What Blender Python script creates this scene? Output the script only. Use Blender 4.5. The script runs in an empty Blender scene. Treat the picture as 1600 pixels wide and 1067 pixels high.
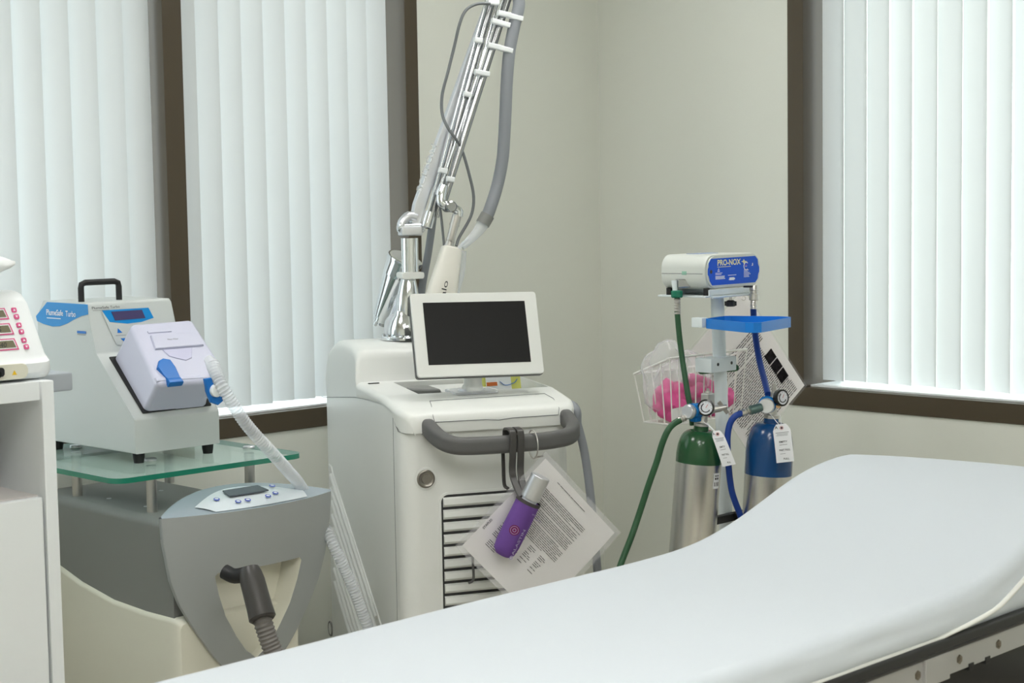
import bpy, bmesh, math, random
from mathutils import Vector, Matrix
from mathutils import noise as mnoise
random.seed(7)
S = bpy.context.scene
COL = S.collection
V = Vector

# ------------------------------------------------------------------ camera
FPX, PITCH, ROLL, YAW = 2570.0, 0.0781, -0.01634, 0.7945
_fw = V((math.cos(PITCH)*math.cos(YAW), math.cos(PITCH)*math.sin(YAW), -math.sin(PITCH)))
_rt = V((math.sin(YAW), -math.cos(YAW), 0.0))
_up = _rt.cross(_fw)
_c, _s = math.cos(ROLL), math.sin(ROLL)
CR, CU = _c*_rt + _s*_up, -_s*_rt + _c*_up
CAM = V((-4.267, -3.895, 1.42))
cd = bpy.data.cameras.new('camera')
cam = bpy.data.objects.new('camera', cd)
COL.objects.link(cam)
cam.matrix_world = Matrix(((CR.x, CU.x, -_fw.x, CAM.x), (CR.y, CU.y, -_fw.y, CAM.y), (CR.z, CU.z, -_fw.z, CAM.z), (0, 0, 0, 1)))
cd.sensor_width = 36.0
cd.lens = FPX*36.0/1600.0
cd.clip_start = 0.05
cd.dof.use_dof = True
cd.dof.focus_distance = 3.95
cd.dof.aperture_fstop = 9.0
S.camera = cam

# ------------------------------------------------------------------ world, daylight, exposure
S.view_settings.view_transform = 'Standard'
S.view_settings.look = 'None'
S.view_settings.gamma = 1.0
S.view_settings.use_curve_mapping = False
S.view_settings.exposure = 0.0
SKY = 3.8
w = bpy.data.worlds.new('World'); S.world = w; w.use_nodes = True
nt = w.node_tree; nt.nodes.clear()
wo = nt.nodes.new('ShaderNodeOutputWorld'); bg = nt.nodes.new('ShaderNodeBackground')
tc = nt.nodes.new('ShaderNodeTexCoord'); sx = nt.nodes.new('ShaderNodeSeparateXYZ'); cr = nt.nodes.new('ShaderNodeValToRGB')
cr.color_ramp.elements[0].position = 0.0; cr.color_ramp.elements[0].color = (0.42, 0.44, 0.42, 1)
cr.color_ramp.elements[1].position = 0.53; cr.color_ramp.elements[1].color = (0.90, 0.95, 1.0, 1)
mp = nt.nodes.new('ShaderNodeMath'); mp.operation = 'MULTIPLY_ADD'; mp.inputs[1].default_value = 0.5; mp.inputs[2].default_value = 0.5
nt.links.new(tc.outputs['Generated'], sx.inputs[0]); nt.links.new(sx.outputs['Z'], mp.inputs[0])
nt.links.new(mp.outputs[0], cr.inputs[0]); nt.links.new(cr.outputs[0], bg.inputs[0])
bg.inputs[1].default_value = SKY
nt.links.new(bg.outputs[0], wo.inputs[0])

def portal(name, loc, rot, sx_, sy_):
    l = bpy.data.lights.new(name, 'AREA'); l.shape = 'RECTANGLE'; l.size = sx_; l.size_y = sy_
    o = bpy.data.objects.new(name, l); o.location = loc; o.rotation_euler = rot; COL.objects.link(o)
    l.cycles.is_portal = True
portal('window_portal', (-2.2, 0.40, 1.65), (-math.pi/2, 0, 0), 2.9, 1.75)
portal('window_portal', (0.40, -1.75, 1.65), (0, math.pi/2, 0), 1.75, 1.95)
sun = bpy.data.lights.new('sun', 'SUN'); sun.energy = 6.0; sun.angle = math.radians(9); sun.color = (1.0, .98, .95)
sun_o = bpy.data.objects.new('sun', sun); COL.objects.link(sun_o)
_sa, _se = math.radians(14), math.radians(30)     # azimuth and height the sun stands at
sun_o.rotation_euler = V((math.cos(_se)*math.cos(_sa), math.cos(_se)*math.sin(_sa), math.sin(_se))).to_track_quat('Z', 'Y').to_euler()
PANEL = 12.0           # emission of the ceiling troffers

# ------------------------------------------------------------------ frames and pixel rays (measured from the photograph)
class Fr:
    def __init__(s, o, az=0.0):
        s.o = V(o); a = math.radians(az); s.az = a
        s.X = V((math.cos(a), math.sin(a), 0)); s.Y = V((-math.sin(a), math.cos(a), 0)); s.Z = V((0, 0, 1))
    def loc(s, P):
        q = V(P)-s.o; return V((q.dot(s.X), q.dot(s.Y), q.z))
    def wor(s, l):
        return s.o + s.X*l[0] + s.Y*l[1] + s.Z*l[2]
def ray(x, y): return _fw + CR*((x-800)/FPX) - CU*((y-533.5)/FPX)
def at(x, y, d): return CAM + ray(x, y)*d
WORLD = Fr((0, 0, 0))
FRM = {}

# ------------------------------------------------------------------ materials
MATS = {}
def mat(name, col, rough=0.5, metal=0.0, bump=0.0, bscale=200.0, spec=0.5, emit=0.0, coat=0.0, var=0.0, vscale=3.0, trans=0.0, ior=1.45, alpha=1.0, sheen=0.0, aniso=0.0):
    if name in MATS: return MATS[name]
    m = bpy.data.materials.new(name); m.use_nodes = True
    n = m.node_tree; b = n.nodes['Principled BSDF']
    b.inputs['Base Color'].default_value = (*col, 1); b.inputs['Roughness'].default_value = rough
    b.inputs['Metallic'].default_value = metal; b.inputs['Specular IOR Level'].default_value = spec
    b.inputs['Coat Weight'].default_value = coat; b.inputs['Transmission Weight'].default_value = trans
    b.inputs['IOR'].default_value = ior; b.inputs['Alpha'].default_value = alpha; b.inputs['Sheen Weight'].default_value = sheen
    b.inputs['Anisotropic'].default_value = aniso
    if emit: b.inputs['Emission Color'].default_value = (*col, 1); b.inputs['Emission Strength'].default_value = emit
    t = n.nodes.new('ShaderNodeTexCoord')
    if var:
        nz = n.nodes.new('ShaderNodeTexNoise'); nz.inputs['Scale'].default_value = vscale; nz.inputs['Detail'].default_value = 4
        r = n.nodes.new('ShaderNodeValToRGB')
        r.color_ramp.elements[0].color = (*[c*(1-var) for c in col], 1); r.color_ramp.elements[1].color = (*[min(1, c*(1+var)) for c in col], 1)
        r.color_ramp.elements[0].position = .3; r.color_ramp.elements[1].position = .7
        n.links.new(t.outputs['Object'], nz.inputs['Vector']); n.links.new(nz.outputs['Fac'], r.inputs[0]); n.links.new(r.outputs[0], b.inputs['Base Color'])
    if bump:
        nz = n.nodes.new('ShaderNodeTexNoise'); nz.inputs['Scale'].default_value = bscale; nz.inputs['Detail'].default_value = 3
        bp = n.nodes.new('ShaderNodeBump'); bp.inputs['Strength'].default_value = bump; bp.inputs['Distance'].default_value = 0.001
        n.links.new(t.outputs['Object'], nz.inputs['Vector']); n.links.new(nz.outputs['Fac'], bp.inputs['Height']); n.links.new(bp.outputs[0], b.inputs['Normal'])
    MATS[name] = m
    return m
def srgb(r, g, b):
    f = lambda c: (c/255/12.92) if c/255 <= .04045 else ((c/255+.055)/1.055)**2.4
    return (f(r), f(g), f(b))

M_wall = mat('wall_paint', srgb(219, 221, 212), .85, bump=.25, bscale=260)
M_ceil = mat('ceiling_paint', srgb(226, 226, 218), .9, bump=.3, bscale=90)
M_floor = mat('floor_vinyl', srgb(204, 198, 184), .45, var=.10, vscale=5)
M_brown = mat('bronze_frame', srgb(76, 67, 53), .42, spec=.4, bump=.04)
M_pale = mat('white_plastic', srgb(229, 231, 227), .38, bump=.06, bscale=600, var=.012, vscale=4)
M_ivory = mat('ivory_plastic', srgb(224, 222, 206), .42, bump=.08, bscale=600)
M_cab = mat('cabinet_laminate', srgb(235, 239, 240), .35)
M_cabin = mat('cabinet_inside', srgb(226, 221, 218), .5)
M_gslab = mat('grey_worktop', srgb(168, 174, 180), .4)
M_enamel = mat('evacuator_enamel', srgb(196, 202, 200), .4, bump=.15, bscale=900)
M_lav = mat('lavender_plastic', srgb(203, 205, 224), .4)
M_blue = mat('blue_plastic', srgb(20, 112, 196), .35)
M_label = mat('blue_label', srgb(0, 134, 205), .4)
M_black = mat('black_rubber', (.012, .012, .013), .5)
M_blackg = mat('black_gloss', (.015, .015, .016), .2)
M_dgrey = mat('dark_grey_plastic', srgb(94, 94, 93), .45, bump=.2, bscale=700)
M_mgrey = mat('grey_plastic', srgb(130, 131, 128), .42, bump=.15, bscale=800)
M_plate = mat('grey_blue_plastic', srgb(162, 166, 165), .38, bump=.1, bscale=800)
M_lens = mat('pale_blue_grey_panel', srgb(160, 172, 180), .25)
M_panel = mat('pale_panel', srgb(222, 230, 235), .3)
M_lcd = mat('lcd_grey', srgb(88, 96, 104), .15)
M_lcdp = mat('lcd_violet', srgb(72, 66, 105), .2)
M_lcdo = mat('lcd_olive', srgb(120, 116, 96), .2)
M_pink = mat('pink_ink', srgb(214, 84, 138), .5)
M_white = mat('white_ink', srgb(240, 242, 244), .5)
M_ink = mat('black_ink', srgb(40, 40, 44), .6)
M_ginkk = mat('grey_ink', srgb(120, 122, 124), .6)
M_yellow = mat('yellow_ink', srgb(238, 196, 40), .5)
M_chrome = mat('chrome', (.78, .8, .82), .12, metal=1.0)
M_chromed = mat('dark_chrome', (.42, .43, .44), .16, metal=1.0)
M_steel = mat('brushed_steel', (.6, .58, .55), .34, metal=1.0, aniso=.5)
M_alu = mat('brushed_aluminium', (.70, .69, .67), .27, metal=1.0, bump=.15, bscale=500, aniso=.6)
M_alus = mat('satin_silver', (.72, .73, .76), .35, metal=.9)
M_screen = mat('screen_black', srgb(40, 40, 40), .3, spec=.15)
M_hose = mat('grey_hose', srgb(136, 140, 145), .5)
M_hosed = mat('grey_cable', srgb(112, 116, 118), .5)
M_corr = mat('dark_corrugated_hose', srgb(118, 114, 110), .45)
M_nozzle = mat('charcoal_plastic', srgb(66, 64, 62), .35)
M_purple = mat('purple_neoprene', srgb(108, 72, 150), .8, bump=.4, bscale=900)
M_trim = mat('charcoal_trim', srgb(70, 66, 66), .7, bump=.3, bscale=700)
M_magenta = mat('maroon_ink', srgb(110, 20, 80), .6)
M_lilac = mat('lilac_ink', srgb(186, 170, 214), .6)
M_paper = mat('paper', srgb(244, 242, 240), .7)
M_tag = mat('tag_card', srgb(236, 238, 242), .7)
M_green = mat('green_paint', srgb(38, 84, 50), .22, coat=.3)
M_navy = mat('blue_paint', srgb(16, 70, 124), .22, coat=.3)
M_ghose = mat('green_hose', srgb(42, 84, 54), .45)
M_bhose = mat('blue_hose', srgb(14, 58, 140), .4)
M_ganod = mat('blue_anodised', srgb(24, 122, 196), .25, metal=.5)
M_gnut = mat('green_nut', srgb(10, 116, 88), .45)
M_label2 = mat('royal_blue_label', srgb(28, 92, 214), .5, spec=.25)
M_cream = mat('cream_ink', srgb(232, 228, 180), .5)
M_unit = mat('unit_casing', srgb(212, 216, 210), .32)
M_stand = mat('white_powder_coat', srgb(226, 234, 236), .4)
M_tray = mat('tray_blue', srgb(20, 124, 214), .35)
M_wire = mat('white_wire', srgb(238, 238, 232), .4)
M_pinkp = mat('pink_foam', srgb(222, 92, 152), .5, bump=.2, bscale=60)
M_sheet = mat('sheet_cotton', srgb(205, 212, 218), .95, bump=.35, bscale=1200, sheen=.2)
M_hem = mat('sheet_hem', srgb(238, 239, 234), .95, bump=.3, bscale=900)
M_vinyl = mat('black_vinyl', (.02, .02, .02), .4)
M_rail = mat('rail_metal', srgb(196, 196, 196), .35, metal=.7)
M_pouch = mat('white_pouch', srgb(238, 240, 240), .7, bump=.3, bscale=200)
M_orange = mat('orange_ink', srgb(220, 120, 60), .5)
M_glassw = None

def glass_mat(name, col, rough, mixf, tint_edge=None, ior=1.45):
    """thin clear material: a mix of transparency and gloss"""
    m = bpy.data.materials.new(name); m.use_nodes = True; n = m.node_tree; n.nodes.clear()
    o = n.nodes.new('ShaderNodeOutputMaterial'); t = n.nodes.new('ShaderNodeBsdfTransparent'); g = n.nodes.new('ShaderNodeBsdfPrincipled')
    g.inputs['Base Color'].default_value = (*col, 1); g.inputs['Roughness'].default_value = rough
    mx = n.nodes.new('ShaderNodeMixShader'); lw = n.nodes.new('ShaderNodeLayerWeight'); lw.inputs[0].default_value = .35
    ad = n.nodes.new('ShaderNodeMath'); ad.operation = 'MULTIPLY_ADD'; ad.inputs[1].default_value = .45; ad.inputs[2].default_value = mixf; ad.use_clamp = True
    n.links.new(lw.outputs['Facing'], ad.inputs[0]); n.links.new(ad.outputs[0], mx.inputs[0])
    n.links.new(t.outputs[0], mx.inputs[1]); n.links.new(g.outputs[0], mx.inputs[2]); n.links.new(mx.outputs[0], o.inputs[0])
    if tint_edge: t.inputs[0].default_value = (*tint_edge, 1)
    MATS[name] = m
    return m
M_pane = glass_mat('window_glass', (.8, .85, .85), .02, .02, (.95, .98, .97))
M_clear = glass_mat('clear_tube', (.86, .89, .92), .18, .34, (.97, .98, .99))
M_clear2 = glass_mat('clear_bag', (.9, .9, .92), .15, .12, (.98, .98, .98))
M_sleeve = glass_mat('clear_sleeve', (.9, .9, .93), .12, .16, (.98, .98, .98))
M_shelf = glass_mat('green_glass', (.5, .68, .62), .03, .02, (.92, .97, .955))
M_shelfe = mat('green_glass_edge', srgb(40, 128, 104), .1, trans=.0, coat=.5)
M_dial = mat('dial_face', srgb(225, 228, 235), .3)

def slat_mat():
    m = bpy.data.materials.new('blind_vinyl'); m.use_nodes = True; n = m.node_tree; n.nodes.clear()
    o = n.nodes.new('ShaderNodeOutputMaterial'); d = n.nodes.new('ShaderNodeBsdfPrincipled'); t = n.nodes.new('ShaderNodeBsdfTranslucent')
    d.inputs['Base Color'].default_value = (*srgb(208, 212, 212), 1); d.inputs['Roughness'].default_value = .5
    t.inputs[0].default_value = (*srgb(224, 228, 228), 1)
    mx = n.nodes.new('ShaderNodeMixShader'); mx.inputs[0].default_value = .15
    n.links.new(d.outputs[0], mx.inputs[1]); n.links.new(t.outputs[0], mx.inputs[2]); n.links.new(mx.outputs[0], o.inputs[0])
    return m
M_slat = slat_mat()

# ------------------------------------------------------------------ mesh builder
def cr_spline(pts, n=8):
    P = [V(p) for p in pts]
    if len(P) < 3: return P
    Q = [2*P[0]-P[1]] + P + [2*P[-1]-P[-2]]
    out = []
    for i in range(1, len(Q)-2):
        a, b, c, d = Q[i-1], Q[i], Q[i+1], Q[i+2]
        for k in range(n):
            t = k/n
            out.append(.5*((2*b)+(c-a)*t+(2*a-5*b+4*c-d)*t*t+(3*b-a-3*c+d)*t**3))
    out.append(P[-1]); return out
def frames(pts, up=None):
    T = []
    for i in range(len(pts)):
        a = pts[max(i-1, 0)]; b = pts[min(i+1, len(pts)-1)]
        T.append((b-a).normalized())
    if up is None:
        up = V((0, 0, 1)) if abs(T[0].z) < .9 else V((1, 0, 0))
        N = [(up - T[0]*up.dot(T[0])).normalized()]
        for i in range(1, len(T)):
            q = T[i-1].rotation_difference(T[i]); v = q @ N[-1]; N.append((v - T[i]*v.dot(T[i])).normalized())
    else:
        N = [(V(up)-t*V(up).dot(t)).normalized() for t in T]
    return T, N
class MB:
    def __init__(s): s.v = []; s.f = []; s.mi = []; s.mats = []
    def _m(s, m):
        if m not in s.mats: s.mats.append(m)
        return s.mats.index(m)
    def add(s, vs, fs, m):
        k = len(s.v); i = s._m(m)
        s.v += [V(v) for v in vs]
        for f in fs: s.f.append([k+q for q in f]); s.mi.append(i)
        return s
    def bm(s, b, m, T=None):
        b.verts.ensure_lookup_table()
        for i, v in enumerate(b.verts): v.index = i
        s.add([(T @ v.co) if T else v.co.copy() for v in b.verts], [[v.index for v in f.verts] for f in b.faces], m); b.free(); return s
    def box(s, lo, hi, m, bev=0.0, seg=2, T=None):
        b = bmesh.new(); lo = V(lo); hi = V(hi)
        bmesh.ops.create_cube(b, size=1.0)
        for v in b.verts: v.co = V([(lo[i]+hi[i])/2 + v.co[i]*(hi[i]-lo[i]) for i in range(3)])
        if bev: bmesh.ops.bevel(b, geom=b.edges[:], offset=bev, segments=seg, profile=.5, affect='EDGES', clamp_overlap=True)
        return s.bm(b, m, T)
    def tube(s, pts, r, m, seg=12, smooth=0, cap=True, up=None, prof=None, rib=None):
        P = cr_spline(pts, smooth) if smooth else [V(p) for p in pts]
        n = len(P)
        if isinstance(r, (list, tuple)):
            if len(r) != n:
                R0 = list(r); r = [R0[min(int(i*(len(R0)-1)/(n-1)), len(R0)-2)] + (R0[min(int(i*(len(R0)-1)/(n-1)), len(R0)-2)+1]-R0[min(int(i*(len(R0)-1)/(n-1)), len(R0)-2)])*((i*(len(R0)-1)/(n-1)) - min(int(i*(len(R0)-1)/(n-1)), len(R0)-2)) for i in range(n)]
        else: r = [r]*n
        T, N = frames(P, up)
        vs = []; fs = []
        for i in range(n):
            B = T[i].cross(N[i])
            if prof: ring = [P[i] + B*a + N[i]*b for a, b in prof]
            else: ring = [P[i] + (B*math.cos(2*math.pi*k/seg) + N[i]*math.sin(2*math.pi*k/seg))*r[i] for k in range(seg)]
            vs += ring
        sg = len(prof) if prof else seg
        for i in range(n-1):
            for k in range(sg):
                k2 = (k+1) % sg
                fs.append([i*sg+k, i*sg+k2, (i+1)*sg+k2, (i+1)*sg+k])
        if cap: fs.append(list(range(sg))[::-1]); fs.append([(n-1)*sg+k for k in range(sg)])
        return s.add(vs, fs, m)
    def ribbed(s, pts, r, amp, pitch, m, seg=14, smooth=10):
        P = cr_spline(pts, smooth); L = [0]
        for i in range(1, len(P)): L.append(L[-1]+(P[i]-P[i-1]).length)
        n = int(L[-1]/pitch*4); Q = []; R = []; j = 0
        for i in range(n+1):
            d = L[-1]*i/n
            while j < len(L)-2 and L[j+1] < d: j += 1
            t = (d-L[j])/max(1e-9, L[j+1]-L[j]); Q.append(P[j].lerp(P[j+1], min(1, t))); R.append(r + amp*(1 if i % 4 in (0, 1) else -1)*(.6 if i % 2 else 1))
        return s.tube(Q, R, m, seg)
    def lathe(s, p, axis, prof, m, seg=32, cap=True):
        """prof: list of (h, r) along axis from p"""
        a = V(axis).normalized(); p = V(p)
        u = (V((0, 0, 1)) if abs(a.z) < .9 else V((1, 0, 0))); u = (u-a*u.dot(a)).normalized(); b = a.cross(u)
        vs = []; fs = []
        for h, r in prof:
            for k in range(seg):
                t = 2*math.pi*k/seg; vs.append(p + a*h + (u*math.cos(t)+b*math.sin(t))*max(r, 1e-5))
        for i in range(len(prof)-1):
            for k in range(seg):
                k2 = (k+1) % seg; fs.append([i*seg+k, i*seg+k2, (i+1)*seg+k2, (i+1)*seg+k])
        if cap: fs.append(list(range(seg))[::-1]); fs.append([(len(prof)-1)*seg+k for k in range(seg)])
        return s.add(vs, fs, m)
    def prism(s, poly, o, u, v, d, m, bev=0.0, seg=2):
        """poly in (u,v) at o, extruded by vector d"""
        o = V(o); u = V(u).normalized(); v = V(v).normalized(); d = V(d)
        b = bmesh.new()
        A = [b.verts.new(o+u*p[0]+v*p[1]) for p in poly]; B = [b.verts.new(o+u*p[0]+v*p[1]+d) for p in poly]; n = len(poly)
        f0 = b.faces.new(A[::-1]); f1 = b.faces.new(B)
        for i in range(n): b.faces.new([A[i], A[(i+1) % n], B[(i+1) % n], B[i]])
        if bev:
            es = [e for e in f0.edges] + [e for e in f1.edges]
            bmesh.ops.bevel(b, geom=es, offset=bev, segments=seg, profile=.5, affect='EDGES', clamp_overlap=True)
        bmesh.ops.recalc_face_normals(b, faces=b.faces[:])
        return s.bm(b, m)
    def loft(s, rings, m, cap=True, closed=True):
        n = len(rings[0]); vs = [p for r in rings for p in r]; fs = []
        for i in range(len(rings)-1):
            for k in range(n if closed else n-1):
                k2 = (k+1) % n; fs.append([i*n+k, i*n+k2, (i+1)*n+k2, (i+1)*n+k])
        if cap and closed: fs.append(list(range(n))[::-1]); fs.append([(len(rings)-1)*n+k for k in range(n)])
        return s.add(vs, fs, m)
    def torus(s, c, axis, R, r, m, seg=28, rs=8, arc=1.0, start=0.0):
        a = V(axis).normalized(); u = (V((0, 0, 1)) if abs(a.z) < .9 else V((1, 0, 0))); u = (u-a*u.dot(a)).normalized(); b = a.cross(u)
        P = [V(c) + (u*math.cos(2*math.pi*(start+arc*k/seg)) + b*math.sin(2*math.pi*(start+arc*k/seg)))*R for k in range(seg+1)]
        return s.tube(P, r, m, rs, cap=arc < 1)
    def disc(s, c, n, r, m, th=.0008, seg=24):
        return s.lathe(c, n, [(0, r), (th, r)], m, seg)
    def text(s, txt, o, u, v, h, m, width=None, n_off=.0006, align='LEFT', shear=0.0, bold=0.0):
        cu = bpy.data.curves.new('t', 'FONT'); cu.body = txt; cu.size = 1.0; cu.align_x = align; cu.resolution_u = 3; cu.shear = shear; cu.offset = bold
        ob = bpy.data.objects.new('t', cu); me = bpy.data.meshes.new_from_object(ob)
        if len(me.vertices):
            xs = [q.co.x for q in me.vertices]; ys = [q.co.y for q in me.vertices]
            wd = max(xs)-min(xs); k = h/.73; kx = (width/wd) if width else k
            u = V(u).normalized(); v = V(v); v = (v-u*v.dot(u)).normalized(); n = u.cross(v)
            x0 = min(xs) if align == 'LEFT' else 0
            s.add([V(o) + u*(q.co.x-x0)*kx + v*q.co.y*k + n*n_off for q in me.vertices], [list(p.vertices) for p in me.polygons], m)
        bpy.data.objects.remove(ob); bpy.data.curves.remove(cu); bpy.data.meshes.remove(me)
        return s
    def build(s, name, parent=None, world=False, smooth=True, ang=38, label=None, kind=None, wn=True, frame=None):
        fr = FRM.get(parent.name, WORLD) if parent else WORLD
        vs = [fr.loc(v) for v in s.v] if world else s.v
        me = bpy.data.meshes.new(name); me.from_pydata([tuple(v) for v in vs], [], s.f)
        for m in s.mats: me.materials.append(m)
        for p, i in zip(me.polygons, s.mi): p.material_index = i; p.use_smooth = smooth
        me.update()
        b = bmesh.new(); b.from_mesh(me); bmesh.ops.recalc_face_normals(b, faces=b.faces[:]) if s.__dict__.get('fixn', True) else None
        b.to_mesh(me); b.free()
        if smooth: me.set_sharp_from_angle(angle=math.radians(ang))
        o = bpy.data.objects.new(name, me); COL.objects.link(o)
        if parent:
            o.parent = parent
            FRM[o.name] = fr
        if smooth and wn:
            w_ = o.modifiers.new('wn', 'WEIGHTED_NORMAL'); w_.keep_sharp = True
        if label: o['label'] = label
        if kind: o['kind'] = kind
        return o
def thing(name, label, cat, loc, az=0.0, group=None):
    o = bpy.data.objects.new(name, None); COL.objects.link(o)
    o.location = loc; o.rotation_euler = (0, 0, math.radians(az)); o.empty_display_size = .05
    o['label'] = label; o['category'] = cat
    if group: o['group'] = group
    FRM[o.name] = Fr(loc, az)
    return o
def tag(o, label, cat, group=None):
    o['label'] = label; o['category'] = cat
    if group: o['group'] = group
    return o
def rrect(w_, h_, r, n=5, cx=0, cy=0):
    out = []
    for sx_, sy_, a0 in ((1, 1, 0), (-1, 1, 90), (-1, -1, 180), (1, -1, 270)):
        for k in range(n+1):
            a = math.radians(a0+90*k/n); out.append((cx+sx_*(w_/2-r)+r*math.cos(a), cy+sy_*(h_/2-r)+r*math.sin(a)))
    return out
X, Y, Z = V((1, 0, 0)), V((0, 1, 0)), V((0, 0, 1))

# ================================================================== SETTING
H_CEIL = 2.75
def structure(mb, name, **k): return mb.build(name, kind='structure', **k)
structure(MB().box((-5.8, -5.2, -.1), (.5, .5, 0), M_floor), 'floor')
structure(MB().box((-5.8, -5.2, H_CEIL), (.5, .5, H_CEIL+.1), M_ceil), 'ceiling')
# wall_left holds windows 1 and 2 (plane y=0), wall_right holds window 3 (plane x=0)
HEAD = 2.47
m = MB()
m.box((-5.8, 0, 0), (.2, .2, .792), M_wall); m.box((-5.8, 0, HEAD), (.2, .2, H_CEIL), M_wall)
m.box((-.838, 0, .792), (.2, .2, HEAD), M_wall); m.box((-5.8, 0, .792), (-3.75, .2, HEAD), M_wall)
structure(m, 'wall_left')
m = MB()
m.box((0, -5.2, 0), (.2, 0, .798), M_wall); m.box((0, -5.2, HEAD), (.2, 0, H_CEIL), M_wall)
m.box((0, -.803, .798), (.2, 0, HEAD), M_wall); m.box((0, -5.2, .798), (.2, -2.75, HEAD), M_wall)
structure(m, 'wall_right')
m = MB(); m.box((-5.8, -5.4, 0), (.5, -5.2, H_CEIL), M_wall)
structure(m, 'wall_front')
m = MB(); m.box((-6.0, -5.4, 0), (-5.8, .2, H_CEIL), M_wall)
structure(m, 'wall_back')
M_base = mat('baseboard', srgb(92, 84, 74), .6)
structure(MB().box((-5.8, -.012, 0), (0, 0, .1), M_base, .003), 'baseboard_left')
structure(MB().box((-.012, -5.2, 0), (0, -.012, .1), M_base, .003), 'baseboard_right')

def slat(mb, c, u, ztop, zbot, ang, flip=1):
    """curved vertical slat centred at c, u = unit along the blind, ang = turn"""
    wd = .0889; n = 8; perp = V((-u.y, u.x, 0))
    a = math.radians(ang); d = u*math.cos(a) + perp*math.sin(a); nn = V((-d.y, d.x, 0))
    vs = []
    for z in (ztop, zbot):
        for k in range(n+1):
            t = k/n-.5; bow = .0065*(1-4*t*t)
            vs.append(V((c[0], c[1], z)) + d*(t*wd) + nn*bow*flip)
    fs = [[k, k+1, n+2+k, n+1+k] for k in range(n)]
    mb.add(vs, fs, M_slat)

LW0, LW1 = V((-3.75, 0, 0)), V((-.838, 0, 0))
# ---- windows 1 and 2 share the mullion between them
def win_left(name, a0, a1, j0, j1):
    root = bpy.data.objects.new(name, None); COL.objects.link(root); root['kind'] = 'structure'; FRM[root.name] = WORLD
    MB().box((a0, -.006, .792), (a1, .20, .850), M_brown, .002).build('window_sill', root)
    MB().box((a0+j0, .030, .850), (a1-j1, .184, .856), M_cab, .001).build('sill_board', root)
    MB().box((a0, -.006, HEAD-.055), (a1, .20, HEAD), M_brown, .002).build('window_frame', root)
    if j0: MB().box((a0, -.006, .850), (a0+j0, .20, HEAD-.055), M_brown, .002).build('window_frame', root)
    if j1: MB().box((a1-j1, -.006, .850), (a1, .20, HEAD-.055), M_brown, .002).build('window_frame', root)
    MB().box((a0+j0, .185, .850), (a1-j1, .191, HEAD-.055), M_pane).build('pane', root)
    return root
win_left('window_1', -3.75, -1.70, .055, .062)
win_left('window_2', -1.70, -.838, .0, .052)
root = bpy.data.objects.new('window_3', None); COL.objects.link(root); root['kind'] = 'structure'; FRM[root.name] = WORLD
MB().box((-.006, -2.75, .798), (.20, -.803, .857), M_brown, .002).build('window_sill', root)
MB().box((.030, -2.69, .857), (.184, -.862, .863), M_cab, .001).build('sill_board', root)
MB().box((-.006, -2.75, HEAD-.055), (.20, -.803, HEAD), M_brown, .002).build('window_frame', root)
MB().box((-.006, -.862, .857), (.20, -.803, HEAD-.055), M_brown, .002).build('window_frame', root)
MB().box((-.006, -2.75, .857), (.20, -2.69, HEAD-.055), M_brown, .002).build('window_frame', root)
MB().box((.185, -2.69, .857), (.191, -.862, HEAD-.055), M_pane).build('pane', root)
# thin caulk line beside the right frame
structure(MB().box((-.003, -.803, .80), (0, -.797, HEAD), M_wall), 'trim_1')

def blind(name, label, a, b, along, perp, off, turn, zbot, flip, loc, special=None, phase=0, step=.0815):
    t = thing(name, label, 'vertical blind', loc, 0, 'vertical blinds in the windows')
    n = max(1, int((b-a)/step))
    hr = MB()
    if along == 'x': hr.box((a, off-.02, HEAD-.10), (b, off+.03, HEAD-.056), M_pale, .003)
    else: hr.box((off-.02, -b, HEAD-.10), (off+.03, -a, HEAD-.056), M_pale, .003)
    hr.build('headrail', t, world=True)
    for i in range(n+1):
        p = a + phase + i*step
        if p+.03 > b: break
        an = turn + random.uniform(-4, 4)
        if special and i in special: an = special[i]
        mb = MB(); mb.fixn = False
        if along == 'x': slat(mb, (p, off), X, HEAD-.1, zbot+random.uniform(-.002, .003), an, flip)
        else: slat(mb, (off, -p), -Y, HEAD-.1, zbot+random.uniform(-.002, .003), an, flip)
        mb.build('slat', t, world=True, wn=False)
blind('vertical_blind', 'white vertical blind left of the brown mullion, behind the smoke evacuator', -3.60, -1.780, 'x', Y, .060, -20, .872, -1, (-2.7, .06, .85), phase=.0735)
blind('vertical_blind', 'white vertical blind between the mullion and the laser arm', -1.665, -.930, 'x', Y, .060, -20, .872, -1, (-1.3, .06, .85), step=.0778)
blind('vertical_blind', 'bright white vertical blind in the right-hand window above the bed', .925, 2.66, 'y', X, .065, -10, .876, 1, (.065, -1.75, .857))
# added unseen fin outside the right-hand window, shading its left slats from the sun
structure(MB().box((.2, -.66, 0), (1.5, -.5, 3.2), M_wall), 'unseen_shade_fin')

# ceiling troffers (out of view, light the room)
def troffer(x, y, lx=1.2, ly=.6, label=''):
    t = thing('ceiling_light', label, 'ceiling light', (x, y, H_CEIL), 0, 'recessed ceiling lights')
    m = MB(); m.box((-lx/2, -ly/2, -.05), (lx/2, -ly/2+.03, 0), M_pale); m.box((-lx/2, ly/2-.03, -.05), (lx/2, ly/2, 0), M_pale)
    m.box((-lx/2, -ly/2+.03, -.05), (-lx/2+.03, ly/2-.03, 0), M_pale); m.box((lx/2-.03, -ly/2+.03, -.05), (lx/2, ly/2-.03, 0), M_pale)
    m.build('frame', t)
    e = mat('troffer_diffuser', (1.0, .99, .975), .5, emit=PANEL)
    MB().box((-lx/2+.03, -ly/2+.03, -.035), (lx/2-.03, ly/2-.03, -.03), e).build('diffuser', t)
troffer(-1.15, -1.05, .70, label='recessed ceiling light in the corner above the gas stand')
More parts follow.
